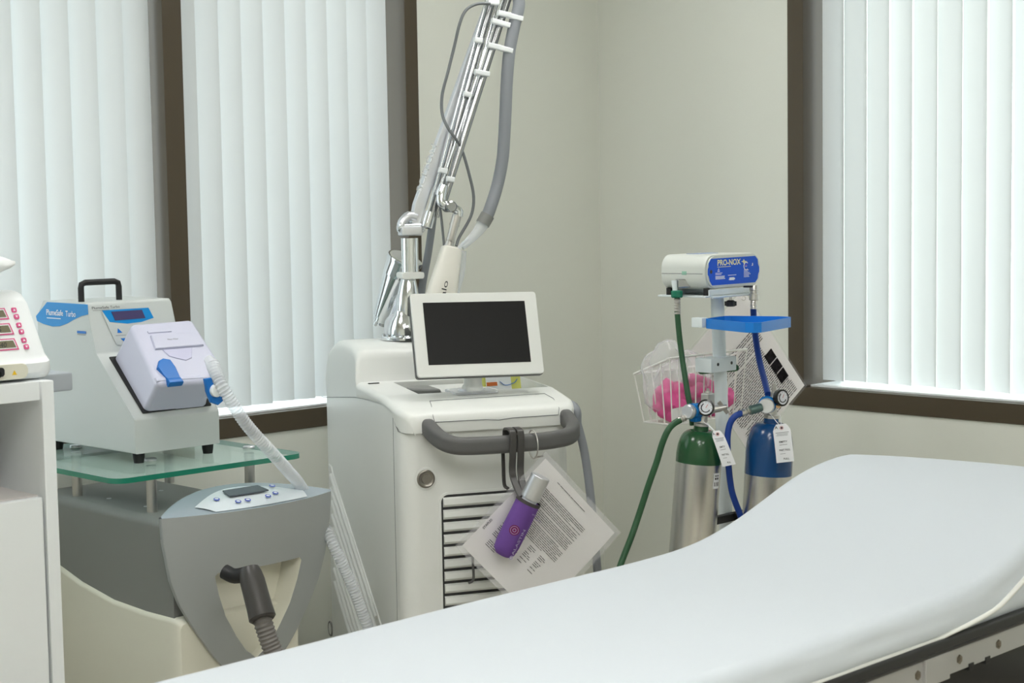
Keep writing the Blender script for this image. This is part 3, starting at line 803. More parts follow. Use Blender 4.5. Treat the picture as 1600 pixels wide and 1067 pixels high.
# mouse-like grey rest at the left of the tray
m = MB(); m.prism([(.079, .295), (.092, .255), (.118, .226), (.150, .220), (.150, .32), (.12, .335), (.095, .325)], (0, 0, .937), X, Y, (0, 0, .039), M_mgrey, .006, 4); B_(m, 'grey_rest')
# front drawer flap lines
du = X; dv = V((0, .15, .030)).normalized()
m = MB()
P_ = [V((.062, -.0135, .922)), V((.060, -.006, .938)), V((.072, .045, .9560)), V((.080, .085, .9625))]
m.tube(P_, .0007, M_ginkk, 6); m.tube([V((.080, .085, .9625)), V((.385, .095, .9640))], .0007, M_ginkk, 6)
m.tube([V((.385, .095, .9640)), V((.390, .045, .9560)), V((.385, -.006, .938)), V((.380, -.0135, .922))], .0007, M_ginkk, 6)
m.tube([V((.062, -.0128, .922)), V((.190, -.0128, .921)), V((.225, -.0128, .918)), V((.26, -.0128, .921)), V((.380, -.0128, .922))], .0010, M_ginkk, 6); B_(m, 'drawer_flap')
# grey handle
sq = rrect(.034, .042, .013, 4)
HP = [(.046, .012, .910), (.047, -.010, .909), (.050, -.035, .900), (.060, -.070, .886), (.082, -.096, .876), (.115, -.106, .873), (.18, -.109, .872), (.28, -.109, .873), (.335, -.105, .875), (.375, -.094, .880), (.396, -.070, .890), (.402, -.035, .903), (.402, -.010, .912), (.402, .012, .914)]
m = MB(); m.tube([V(p) for p in HP], 1, M_dgrey, up=Z, prof=sq, smooth=5); B_(m, 'handle', ang=50)
# key switch
m = MB(); kc = V((.040, .0, .785))
m.lathe(kc, -Y, [(0, .028), (.002, .028), (.003, .026)], M_pale, 32, cap=True); m.lathe(kc-Y*.002, -Y, [(0, .0225), (.004, .022), (.005, .019), (.003, .015), (.003, .012), (.006, .011), (.006, .004)], mat('key_steel', (.30, .28, .25), .3, metal=.9), 32); B_(m, 'key_switch')
# grille
m = MB(); gx, gw, gt, gb = .078, .275, .742, .30
m.prism(rrect(gw+.012, gt-gb+.012, .022), (gx+gw/2, -.0015, (gt+gb)/2), X, Z, (0, .004, 0), M_pale, .002)
m.prism(rrect(gw, gt-gb, .018), (gx+gw/2, -.0025, (gt+gb)/2), X, Z, (0, .002, 0), mat('grille_gap', (.03, .03, .03), .7)); B_(m, 'grille_frame')
for k in range(14):
    z = gt-.004-k*.0303
    m = MB(); m.prism([(0, -.001), (-.008, -.006), (-.010, -.019), (-.002, -.0255)], (gx+.004, -.001, z), Y, Z, (gw-.008, 0, 0), M_pale); B_(m, 'grille_slat')
# side louvres
for k in range(9):
    y_, z_ = .742-.036*0, .690-k*.038
    a = V((-.019, .742-k*.002, z_)); b = V((-.019, .742-.475*min(1, (z_-.30)/.39+.0) if False else .742-.475, z_-.30))
    if b.z < .12: b = a.lerp(b, (a.z-.12)/(a.z-b.z))
    m = MB(); m.tube([a, b], .0065, M_pale, 10); B_(m, 'side_louvre')
m = MB(); m.tube([V((-.0185, .765, .715)), V((-.0185, .735, .712)), V((-.0185, .72, .695)), V((-.0185, .255, .398)), V((-.0185, .20, .36))], .0035, M_pale, 8); B_(m, 'louvre_frame')
m = MB(); m.torus((-.019, .80, .235), X, .020, .003, M_mgrey, 24, 6); m.lathe((-.021, .80, .235), X, [(0, .016), (.003, .017)], M_pale, 24); B_(m, 'side_lock')
for x in (.03, .37):
    for y in (.08, .74):
        m = MB(); m.lathe((x-.014, y, .037), X, [(0, .030), (.003, .037), (.025, .037), (.028, .030)], M_black, 28); m.box((x-.008, y-.01, .04), (x+.008, y+.01, .08), M_dgrey); B_(m, 'caster')

# monitor
bl, br, tl = V((.051, .088, 1.019)), V((.385, .090, 1.014)), V((.049, .152, 1.224))
mu = (br-bl).normalized(); mv = (tl-bl); mv = (mv-mu*mv.dot(mu)); mh = mv.length; mv.normalize(); mn = mu.cross(mv); mw = (br-bl).length
if mn.y > 0: mn = -mn
def Mo(a, b, n=0): return bl+mu*a+mv*b+mn*n
m = MB(); m.prism(rrect(mw, mh, .008, 4, mw/2, mh/2), Mo(0, 0, -.022), mu, mv, mn*.013, M_dgrey, .002); B_(m, 'monitor_back')
m = MB(); m.prism(rrect(mw-.002, mh-.002, .008, 4, mw/2, mh/2), Mo(0, .001, -.009), mu, mv, mn*.010, M_pale, .002); mon = B_(m, 'monitor')
m = MB(); m.prism([(.031, .032), (mw-.034, .032), (mw-.034, mh-.024), (.031, mh-.024)], Mo(0, 0, .0005), mu, mv, mn*.001, M_screen); m.build('screen', mon)
m = MB(); cxm = .205
m.lathe((cxm+.012, .165, .975), V((0, -.15, 1)), [(0, .028), (.010, .026), (.014, .023), (.055, .023)], M_pale, 28); B_(m, 'monitor_neck')
m = MB(); m.prism(rrect(.115, .10, .012), (cxm+.012, .175, .9685), X, Y, (0, 0, .006), M_clear, .001); m.lathe((cxm+.012, .175, .9745), Z, [(0, .035), (.004, .034)], M_alus, 28); B_(m, 'monitor_base')

# grey hose at the right-hand side
m = MB(); m.tube([LF.wor((.43, .35, .93)), at(893, 632, 4.12), at(903, 665, 4.10), at(913, 705, 4.10), at(921, 760, 4.10), at(927, 820, 4.10), at(933, 885, 4.10), at(940, 980, 4.12), at(930, 1100, 4.15)], .0105, M_hose, 14, smooth=8); B_(m, 'side_hose', world=True)

# ------------------------------------------------------------------ articulated arm
def A(x, y, dy=0.0, d=None):
    """point of the arm plane (console local y = .55 + dy) seen at this place in the photograph"""
    yy = .55+dy; r_ = ray(x, y); tt = (yy-(CAM-LF.o).dot(LF.Y))/r_.dot(LF.Y); return CAM + r_*tt
arm_base = MB(); bc = LF.wor((.150, .55, 1.081))
arm_base.lathe(bc, Z, [(0, .064), (.006, .064), (.009, .060), (.012, .050)], M_chrome, 40)
arm_base.lathe(bc+Z*.012, Z, [(0, .046), (.02, .045), (.040, .039), (.054, .029), (.066, .026)], M_chrome, 40)
B_(arm_base, 'arm_base', world=True)
for k in range(8):
    a = 2*math.pi*k/8; m = MB(); m.lathe(bc+V((math.cos(a)*.056, math.sin(a)*.056, .007)), Z, [(0, .0055), (.008, .0055)], M_chrome, 12); B_(m, 'base_screw', world=True)
ax = lambda x, y: A(x, y)
p0, p1 = A(634, 505), A(641, 440)
m = MB(); dirv = (A(640, 375)-A(636, 505)).normalized(); pb = A(636, 505)
Lb = (A(641, 436)-pb).length
m.lathe(pb-dirv*.03, dirv, [(0, .028), (.03, .030), (.07, .0315), (.03+Lb*.62, .030), (.03+Lb*.85, .025), (.03+Lb, .020)], M_chrome, 36)
B_(m, 'arm_column', world=True)
m = MB(); m.prism(rrect(.062, .018, .005), A(641, 430)-LF.Y*.03, LF.X, Z, LF.Y*.06, M_pale, .002); B_(m, 'collar', world=True)
m = MB(); m.tube([A(641, 432), A(640, 372)], .0235, M_chrome, 28); B_(m, 'column_tube', world=True)
# elbow joint at the head of the column
m = MB(); J = A(641, 358)
m.tube([J-LF.X*.024-Z*.0, J-LF.X*.022+Z*.018, J-LF.X*.002+Z*.036, J+LF.X*.018+Z*.03], .013, M_alus, 14, smooth=4)
m.box(tuple(V((-.030, -.022, -.018))), (.030, .022, .008), M_alus, .005, T=Matrix.Translation(J) @ Matrix.Rotation(math.radians(LAZ), 4, 'Z'))
m.lathe(J-LF.X*.036+Z*.004, LF.X, [(0, .010), (.004, .014), (.072, .014), (.076, .010)], M_chrome, 24)
B_(m, 'elbow_joint', world=True)
# counterweight cylinder hanging behind the column
m = MB(); c0, c1 = A(633, 404, .075), A(594, 503, .15); cdv = (c1-c0).normalized(); cl = (c1-c0).length
m.lathe(c0-cdv*.004, cdv, [(0, .043), (.003, .050), (.012, .0505), (.016, .048), (.055, .046), (.056, .0445), (cl*.80, .030), (cl*.93, .026), (cl*.935, .022), (cl, .021)], M_chrome, 40)
m.lathe(c0-cdv*.0045, cdv, [(0, .040), (.001, .043)], M_alus, 40)
B_(m, 'counterweight', world=True)
m = MB(); m.tube([c1-cdv*.004+LF.X*-.012, c1+cdv*.010+LF.X*-.012], .006, M_chrome, 12); m.tube([c1-cdv*.01+LF.X*.008, c1+cdv*.012+LF.X*.010], .010, M_chromed, 14); B_(m, 'counterweight_foot', world=True)
m = MB(); m.prism([(0, 0), (.035, .085), (.060, .13), (.050, .0)], A(607, 500, .03), LF.X, Z, LF.Y*.012, M_alus, .002); B_(m, 'gusset', world=True)
m = MB(); m.tube([A(612, 530, .02), A(612, 505, .02), A(625, 492, 0)], [.018, .020, .012], M_clear, 20, smooth=5); B_(m, 'clear_guard', world=True)

# rising arm: engraved bar + two tubes + rods
def extend(pa, pb_, k): return pb_+(pb_-pa)*k
bt0, bt1 = A(655, 352), A(772, 0)
m = MB(); ext = lambda a, b, k=.33: extend(a, b, k)
barU = (bt1-bt0).normalized(); side = LF.Y.cross(barU).normalized()
if side.dot(LF.X) > 0: side = -side
Lb = (bt1-bt0).length*1.33
q0 = bt0; wid = .032
m.prism([(0, 0), (Lb, 0), (Lb, .010), (Lb*.55, .022), (.05, wid), (0, wid*.75)], q0+LF.Y*.022, barU, side, -LF.Y*.03, M_alus, .002); bar = B_(m, 'arm_cover', world=True)
m = MB(); m.text('SCITON', q0+barU*.085+side*.026-LF.Y*.009, barU, side, .017, mat('engraved_silver', srgb(222, 226, 230), .25, metal=.6), width=.135, n_off=-.0005 if (barU.cross(side)).dot(LF.Y) > 0 else .0005, bold=.01)
# the lettering faces the room: mirror-safe placement
B_(m, 'engraved_name', bar, world=True)
def rod(xa, ya, xb, yb_, r, mt, nm, dy=0, k=.33, seg=20):
    a, b = A(xa, ya, dy), A(xb, yb_, dy); m = MB(); m.tube([a, extend(a, b, k)], r, mt, seg); return B_(m, nm, world=True)
rod(671, 350, 769, 0, .0115, M_chromed, 'arm_tube', -.02)
rod(664, 352, 760, 0, .0040, M_chrome, 'arm_rod', -.03)
rod(684, 340, 779, 0, .0042, M_chrome, 'arm_rod', -.03)
t2 = rod(694, 312, 793, 0, .0105, M_chromed, 'arm_tube', -.05)
rod(686, 300, 785, 0, .0030, M_chrome, 'arm_rod', -.055)
m = MB(); m.lathe(A(668, 348, -.02), (A(671, 350)-A(769, 0)).normalized(), [(-.03, .015), (0, .016), (.012, .016), (.016, .010)], M_chrome, 24); B_(m, 'tube_end', world=True)
# head knuckle above the frame ties both tubes together
kn = extend(A(671, 350), A(769, 0), .30); kn2 = extend(A(694, 312), A(793, 0), .30)
m = MB(); m.tube([kn-LF.Y*.02, kn2-LF.Y*.05+V((0, 0, .01))], .022, M_chrome, 24); m.lathe(kn2-LF.Y*.08, LF.Y, [(0, .018), (.004, .024), (.06, .024), (.064, .018)], M_chrome, 24); B_(m, 'head_knuckle', world=True)
# white ties
for i, (xa, ya, xb, yb_, dy) in enumerate([(762, 3, 779, 4, -.05), (741, 62, 753, 64, -.05), (778, 20, 797, 24, -.07), (794, 24, 816, 30, -.07), (768, 32, 796, 40, -.07), (762, 70, 780, 74, -.07), (778, 74, 800, 80, -.07), (742, 112, 764, 116, -.07), (725, 146, 736, 149, -.05), (686, 265, 698, 268, -.06), (698, 279, 709, 281, -.07)]):
    a, b = A(xa, ya, dy), A(xb, yb_, dy); m = MB(); m.tube([a, b], .0065, M_cab, up=Z, prof=rrect(.016, .014, .003)); B_(m, 'tie', world=True)
m = MB(); m.tube([A(766, 6, -.06), A(746, 6, -.06), A(728, 16, -.06), (A(718, 38, -.06)), A(710, 72, -.05), A(700, 112, -.05), A(691, 148, -.05), A(691, 178, -.06), A(700, 200, -.07), A(712, 217, -.07), A(722, 235, -.05), A(733, 272, -.05), A(740, 307, -.05), A(736, 337, -.05), A(718, 370, -.06), A(713, 384, -.07)], .0042, M_hosed, 10, smooth=6); B_(m, 'signal_cable', world=True)
hp = [A(800, -60, -.05), A(803, -25, -.05), A(811, 5, -.06), A(804, 38, -.06), A(796, 80, -.06), A(792, 125, -.06), A(790, 170, -.06), A(788, 212, -.06), A(785, 250, -.06), A(777, 290, -.06), A(766, 325, -.07), A(758, 344, -.07)]
m = MB(); m.tube(hp, .0168, M_hose, 20, smooth=6); B_(m, 'smoke_hose', world=True)
m = MB(); m.tube([A(762, 336, -.07), A(754, 350, -.07)], .0195, M_mgrey, 24); B_(m, 'hose_cuff', world=True)
m = MB(); m.tube([A(756, 347, -.07), A(746, 362, -.07), A(733, 376, -.07), A(722, 386, -.07)], [.018, .014, .011, .009], M_clear, 18, smooth=5); m.tube([A(735, 372, -.075), A(722, 382, -.075), A(714, 396, -.075), A(713, 430, -.075), A(712, 470, -.075)], .005, M_clear, 12, smooth=5); B_(m, 'clear_nozzle', world=True)
# rear grey hose and thin cable
m = MB(); m.tube([A(688, 250, .06), A(681, 300, .06), A(676, 345, .06), A(669, 395, .06), A(661, 440, .06), A(655, 480, .05), A(650, 520, .04)], .0105, M_hose, 14, smooth=5); B_(m, 'rear_hose', world=True)
m = MB(); m.tube([A(686, 312, -.04), A(690, 345, -.05), A(694, 385, -.06)], .0035, M_hosed, 8, smooth=4); B_(m, 'thin_cable', world=True)
# wrist knuckles
m = MB(); K = [A(690, 300, -.06), A(690, 316, -.065), A(702, 323, -.07), A(716, 329, -.07), A(716, 338, -.07)]
m.tube(K[:3], .0135, M_chrome, 20, smooth=4); m.lathe(K[2]-LF.Y*.024, LF.Y, [(0, .012), (.003, .0155), (.044, .0155), (.048, .012)], M_chromed, 24); m.tube(K[2:], .0125, M_chrome, 20, smooth=4)
m.lathe(K[0], (A(694, 312)-A(793, 0)).normalized(), [(-.02, .0125), (0, .015), (.012, .014)], M_chrome, 20)
B_(m, 'wrist_knuckle', world=True)
m = MB(); a, b = A(714, 336, -.07), A(701, 386, -.07); dv_ = (b-a).normalized(); l_ = (b-a).length
m.lathe(a, dv_, [(0, .0125), (l_*.28, .0125), (l_*.28, .0135), (l_*.34, .0135), (l_*.34, .0115), (l_*.75, .0115), (l_*.75, .0125), (l_*.78, .0125), (l_*.80, .0115), (l_*.83, .0125), (l_*.86, .0115), (l_*.9, .0125), (l_*1.1, .0125)], M_steel, 28); B_(m, 'wrist_tube', world=True)
# white scanner handpiece
m = MB(); ha, hb = A(706, 386, -.07), A(688, 470, -.085); hd = (hb-ha).normalized()
def oval(c, d, a, b, n=24):
    u = LF.X - d*LF.X.dot(d); u.normalize(); v = d.cross(u); return [c+u*a*math.copysign(abs(math.cos(q))**.7, math.cos(q))+v*b*math.copysign(abs(math.sin(q))**.7, math.sin(q)) for q in [2*math.pi*k/n for k in range(n)]]
hl = (hb-ha).length
m.loft([oval(ha, hd, .020, .014), oval(ha+hd*.004, hd, .028, .020), oval(ha+hd*.03, hd, .031, .023), oval(ha+hd*hl*.6, hd, .037, .026), oval(ha+hd*hl, hd, .043, .030), oval(ha+hd*hl*1.5, hd, .046, .032), oval(ha+hd*hl*1.52, hd, .040, .026)], mat('handpiece_shell', srgb(226, 224, 214), .35)); hpz = B_(m, 'handpiece', world=True)
m = MB(); m.tube([A(725, 392, -.06), A(721, 425, -.06), A(713, 460, -.06), A(718, 490, -.06)], [.007, .010, .009, .009], M_clear, 14, smooth=5); m.build('clear_holder', hpz, world=True)
tu = -hd; tv = V(-LF.X + hd*LF.X.dot(hd)).normalized()
m = MB(); m.text('halo', A(689, 466, -.085)-LF.Y*.034+hd*.012, tu, tv, .015, M_ink, width=.060, n_off=.0); m.build('handpiece_name', hpz, world=True)

# things hanging on the handle
# document sleeve
hk = at(839, 690, 3.80)
RS = LF.wor((.276, -.112, .880))
def onL(x, y, yy): r_ = ray(x, y); return CAM + r_*((yy-(CAM-LF.o).dot(LF.Y))/r_.dot(LF.Y))
t = thing('document_sleeve', 'clear sleeve of printed instructions hanging askew by a ring from the grey handle', 'document', tuple(onL(839, 900, -.14)), LAZ)
def Dw(mb, name, p=None, **k): return mb.build(name, p or t, world=True, **k)
c_t, c_r, c_l = onL(852, 705, -.150), onL(971, 832, -.145), onL(717, 858, -.150)
eu = (c_r-c_t); ev = (c_l-c_t); W_, H_ = eu.length, ev.length; eu.normalize(); ev = (ev-eu*ev.dot(eu)*1.0); ev.normalize()
en = eu.cross(ev); en = en if en.dot(LF.Y) < 0 else -en
def D(a, b, n=0): return c_t+eu*a+ev*b+en*n
m = MB()
def wavy(n_off, x0_, x1_, y0_, y1_, mt, amp=.004):
    N1, N2 = 14, 16; vs = []
    for j in range(N2+1):
        for i in range(N1+1):
            a = x0_+(x1_-x0_)*i/N1; b = y0_+(y1_-y0_)*j/N2
            vs.append(D(a, b, n_off+amp*math.sin(a*14+1)*math.cos(b*9)+.003*math.sin(b*22)*((i/N1)**2)))
    return vs, [[j*(N1+1)+i, j*(N1+1)+i+1, (j+1)*(N1+1)+i+1, (j+1)*(N1+1)+i] for j in range(N2) for i in range(N1)]
def wz(a, b): return .004*math.sin(a*14+1)*math.cos(b*9)+.003*math.sin(b*22)*(((a)/W_)**2)
vs, fs = wavy(.0, .012, W_-.012, .012, H_-.012, M_paper); m.add(vs, fs, M_paper); vs, fs = wavy(-.0015, .012, W_-.012, .012, H_-.012, M_paper); m.add(vs, fs, M_paper); Dw(m, 'pages', wn=False)
m = MB(); vs, fs = wavy(.003, 0, W_, 0, H_, M_sleeve); m.add(vs, fs, M_sleeve); vs, fs = wavy(-.004, 0, W_, 0, H_, M_sleeve); m.add(vs, fs, M_sleeve)
Dw(m, 'plastic_sleeve', wn=False)
# printed lines run along eu
def strip(m, a0, a1, b0, h, n=8, mt=M_ink, off=.0012):
    vs = []; fs = []
    for i in range(n+1):
        a = a0+(a1-a0)*i/n
        for b in (b0, b0+h): vs.append(D(a, b, off+wz(a, b)))
    for i in range(n): fs.append([2*i, 2*i+1, 2*i+3, 2*i+2])
    m.add(vs, fs, mt)
random.seed(3)
m = MB(); m.fixn = False
def wordline(a0, a1, b0, h=.0017, mt=M_ink):
    a = a0
    while a < a1-.004:
        w_ = random.uniform(.006, .022); e = min(a+w_, a1); strip(m, a, e, b0, h, 3, mt); a = e+random.uniform(.0012, .0022)
wordline(.075, .185, .030)
b = .060
for k in range(24):
    if k in (5, 9, 15): b += .003
    wordline(.045, .212 - (random.uniform(.0, .05) if k % 4 == 3 else 0), b); b += .0044
b += .006
for k in range(9):
    for c0_, c1_ in ((.045, .085), (.098, .125), (.135, .16), (.172, .20)):
        if random.random() < .8: wordline(c0_, c0_+(c1_-c0_)*random.uniform(.5, 1), b)
    b += .0085 if k % 3 == 2 else .0046
for k in range(4): wordline(.05, .05+.03*random.uniform(.8, 1.2), b+.006); b += .0046
Dw(m, 'print', wn=False)
m = MB(); m.text('STAPLES', D(.020, H_*.76, .0045), -ev, -eu, .0058, M_ink, width=.030, n_off=.0004 if ev.cross(eu).dot(en) > 0 else -.0004, bold=.012); Dw(m, 'sleeve_name')
m = MB(); rc = RS.lerp(c_t, .35); m.torus(RS+V((0, 0, -.012))-LF.Y*.0, LF.X, .034, .0018, M_steel, 30, 8); Dw(m, 'ring')
m = MB(); m.tube([c_t+ev*.01+eu*.006, RS+V((0, 0, -.042))-LF.Y*.012], .0022, M_steel, 8); Dw(m, 'clip')

# bottle holder and bottle
t = thing('bottle_holder', 'purple soft bottle holder hooked over the grey handle by a dark clip', 'bottle holder', tuple(onL(800, 880, -.17)), LAZ)
ba, bb = onL(845, 744, -.215), onL(785, 866, -.178); bdv = (bb-ba).normalized(); bl_ = (bb-ba).length
m = MB(); pa = ba+bdv*(bl_*.32)
L2 = bl_*.68
rr_ = [(0, .0285), (.01, .0292), (L2*.5, .0298), (L2*.8, .0290), (L2*.93, .0265), (L2*1.0, .018), (L2*1.02, .004)]
m.lathe(pa, bdv, rr_, M_purple, 32, cap=True); Dw(m, 'pouch')
m = MB(); m.lathe(pa-bdv*.004, bdv, [(0, .0275), (0, .0302), (.008, .0305), (.008, .0275)], M_trim, 32, cap=False); Dw(m, 'rim')
fx = LF.X
bn = (-LF.Y - bdv*(-LF.Y).dot(bdv)).normalized(); bs = bdv.cross(bn)
if bs.dot(LF.X) > 0: bs = -bs
bs = -bs   # points right in view
# brand lettering runs up the pouch (bottom to top)
up_ = -bdv
def onp(h, ang, r=.0305):
    d_ = bn*math.cos(ang)+bs*math.sin(ang); return pa+bdv*h+d_*r, d_
m = MB()
o_, d_ = onp(L2*.90, math.radians(28)); vv = d_.cross(up_)
m.text('GALASTIN', o_, up_, vv, .0085, M_lilac, width=.072, n_off=.0004) if False else m.text('ALASTIN', o_, up_, vv, .009, M_lilac, width=.066, n_off=.0004, bold=.01)
o_, d_ = onp(L2*.95, math.radians(28)); m.torus(o_+d_*.0005+vv*.004, d_, .0042, .0009, M_lilac, 16, 6)
o_, d_ = onp(L2*.22, math.radians(40)); m.text('REGENERATING', o_, bs, up_, .003, M_lilac, width=.022, n_off=.001); 
o_, d_ = onp(L2*.15, math.radians(30)); m.text('SKIN NECTAR', o_-bs*.004, bs, up_, .003, M_lilac, width=.022, n_off=.002)
Dw(m, 'lettering')
m = MB(); o_, d_ = onp(L2*.50, math.radians(-22), .0296); m.lathe(o_-d_*.001, d_, [(0, .0125), (.0016, .0122)], M_magenta, 28); m.torus(o_+d_*.0008, d_, .0092, .0005, M_lilac, 24, 5); m.torus(o_+d_*.0008, d_, .0038, .0006, M_lilac, 16, 5); Dw(m, 'round_badge')
# clip: two dark straps over the handle bar
hx = .232
m = MB(); hb0 = lambda dx, dy, z: LF.wor((hx+dx, dy, z))
for dx in (-.014, .006):
    m.tube([hb0(dx, -.080, .86), hb0(dx, -.083, .897), hb0(dx, -.090, .906), hb0(dx, -.108, .908), hb0(dx, -.128, .904), hb0(dx, -.134, .89), hb0(dx-.002, -.136, .85), hb0(dx-.004, -.140, .80), pa+LF.X*(dx*.6-.010)-LF.Y*.0+V((0, 0, .012))], .0, M_nozzle, up=LF.X, prof=rrect(.006, .0165, .002), smooth=5)
m.tube([hb0(-.022, -.082, .865), hb0(-.024, -.09, .82), hb0(-.026, -.10, .775), hb0(-.020, -.11, .765)], 0, M_nozzle, up=LF.X, prof=rrect(.005, .009, .002), smooth=5)
Dw(m, 'hook')
t = thing('spray_bottle', 'small bottle with a silver cap standing in the purple holder', 'bottle', tuple(pa), LAZ)
m = MB(); m.lathe(pa+bdv*.075, -bdv, [(0, .018), (.075, .0185), (.082, .0195), (.090, .0195)], M_cab, 28); Dw(m, 'body')
m = MB(); m.lathe(pa-bdv*.008, -bdv, [(0, .0228), (.003, .0232), (bl_*.31-.008, .0230), (bl_*.31-.006, .0215), (bl_*.31-.006, .0)], M_alus, 36); Dw(m, 'cap')
# dark hook below
t = thing('wire_hook', 'dark L-shaped hook hanging on the console grille beneath the document sleeve', 'hook', tuple(LF.wor((.148, -.02, .52))), LAZ)
m = MB(); m.tube([LF.wor((.147, -.024, .63)), LF.wor((.148, -.026, .57)), LF.wor((.148, -.028, .540)), LF.wor((.144, -.030, .531)), LF.wor((.134, -.032, .528))], .0032, M_dgrey, 10, smooth=4); m.tube([LF.wor((.147, -.008, .632)), LF.wor((.147, -.024, .632))], .0032, M_dgrey, 10); Dw(m, 'rod')
# packet in the console tray
t = thing('supply_packet', 'small yellow and white printed packet in the tray behind the monitor neck', 'packet', tuple(LF.wor((.345, .30, .936))), LAZ)
pk = [V((.290, .27, 0)), V((.375, .245, 0))]
m = MB(); T = Matrix.Translation(LF.wor((.345, .29, .938))) @ Matrix.Rotation(math.radians(LAZ+4), 4, 'Z') @ Matrix.Rotation(math.radians(-12), 4, 'X')
m.box((-.055, -.004, 0), (.050, .010, .062), mat('packet_yellow', srgb(206, 208, 110), .5), .001, T=T); Dw(m, 'box')
m = MB(); m.box((-.050, -.0046, .012), (.022, -.0040, .058), M_cab, T=T); m.box((-.048, -.0052, .030), (-.018, -.0046, .040), M_orange, T=T); m.tube([T @ V((-.01, -.0052, .04)), T @ V((.005, -.0052, .030)), T @ V((.03, -.0052, .035)), T @ V((.04, -.0052, .045))], .0009, M_blue, 6, smooth=4); Dw(m, 'print')

# ================================================================== GAS STAND
NO = (-1.093, -1.34, 0.0); NAZ = 3.5; NF = Fr(NO, NAZ)
PT = V((-.978, -1.290, 1.205)); PBm = PT + V((.026, -.026, -1.155))
def pole_at(z): return PT.lerp(PBm, (PT.z-z)/(PT.z-PBm.z))
t = thing('gas_stand', 'white wheeled pole stand carrying the gas mixer, blue tray and wire basket', 'stand', tuple(V((PBm.x, PBm.y, 0))), NAZ)
gst = t
def G_(mb, name, p=None, **k): return mb.build(name, p or gst, world=True, **k)
G_(MB().tube([PT, PBm], .0170, M_stand, 28), 'pole')
for k in range(5):
    a = math.radians(20+72*k); d = V((math.cos(a), math.sin(a), 0)); e = PBm+d*.24
    m = MB(); m.tube([V((PBm.x, PBm.y, .085)), V((e.x, e.y, .072))], 0, M_stand, up=Z, prof=rrect(.035, .022, .004)); G_(m, 'base_leg')
    m = MB(); s_ = V((-d.y, d.x, 0)); m.lathe(V((e.x, e.y, .030))-s_*.012, s_, [(0, .024), (.003, .030), (.021, .030), (.024, .024)], M_black, 24); m.tube([V((e.x, e.y, .034)), V((e.x, e.y, .075))], .006, M_steel, 10); G_(m, 'caster')
# mounting plate with front lip and knob
m = MB()
def Nw(x, y, z): return NF.wor((x, y, z))
TN = Matrix.Translation(V(NO)) @ Matrix.Rotation(math.radians(NAZ), 4, 'Z')
m.box((.004, -.002, 1.203), (.214, .145, 1.2075), M_stand, .001, T=TN)
m.box((.018, -.004, 1.2075), (.195, .0, 1.222), M_stand, .001, T=TN); m.box((.018, .125, 1.2075), (.195, .129, 1.222), M_stand, .001, T=TN)
m.tube([Nw(.022, -.008, 1.2035), Nw(.222, -.008, 1.2035)], .0030, M_stand, 8); G_(m, 'mounting_plate')
m = MB(); kb = Nw(.115, .0, 1.19)
m.tube([kb+Z*.012, kb], .004, M_steel, 10)
m.lathe(kb-Z*.014, Z, [(0, .010), (.002, .013), (.012, .013), (.016, .007)], M_black, 16)
for k in range(6):
    a = math.pi*k/3; m.tube([kb+V((math.cos(a)*.011, math.sin(a)*.011, -.012)), kb+V((math.cos(a)*.011, math.sin(a)*.011, -.001))], .0042, M_black, 8)
G_(m, 'clamp_knob')
# block on the pole
pb_ = pole_at(1.030)
TB = Matrix.Translation(pb_) @ Matrix.Rotation(math.radians(0), 4, 'Z')
m = MB(); m.box((-.072, -.030, -.018), (.030, .022, .018), M_stand, .002, T=TB)
for dx in (-.045, .010): m.lathe(TB @ V((dx, -.0295, .002)), -Y, [(0, .0042), (.001, .0042)], M_black, 16)
G_(m, 'pole_clamp')
m = MB(); cb = at(1124, 577, 4.26); m.prism(rrect(.118, .018, .009), cb, (at(1157, 571, 4.29)-at(1090, 577, 4.24)), Z, Y*.006, M_green, .002); G_(m, 'basket_mount')
# wire basket
nl, nr, fl = V((-1.053, -1.195, 1.043)), V((-.785, -1.235, 1.050)), V((-.969, -1.000, .985))
nlb, flb = V((-1.050, -1.199, .872)), V((-.965, -1.030, .858)); nrb = V((-.81, -1.232, .876))
fr_, frb = nr+(fl-nl), nrb+(flb-nlb)
m = MB(); m.tube([nl, nr, fr_, fl, nl], .0032, M_wire, 8); G_(m, 'basket_rim')
m = MB(); m.tube([nlb, nrb, frb, flb, nlb], .0024, M_wire, 8)
for k in range(1, 6): m.tube([nlb.lerp(flb, k/6), nrb.lerp(frb, k/6)], .0016, M_wire, 6)
G_(m, 'basket_bottom')
for (a, b, c, d, n) in ((nl, nr, nlb, nrb, 9), (fl, fr_, flb, frb, 9), (nl, fl, nlb, flb, 4), (nr, fr_, nrb, frb, 4)):
    for k in range(n+1):
        if n == 4 and k in (0, 4): continue
        G_(MB().tube([a.lerp(b, k/n), c.lerp(d, k/n)], .0018, M_wire, 6), 'basket_wire')
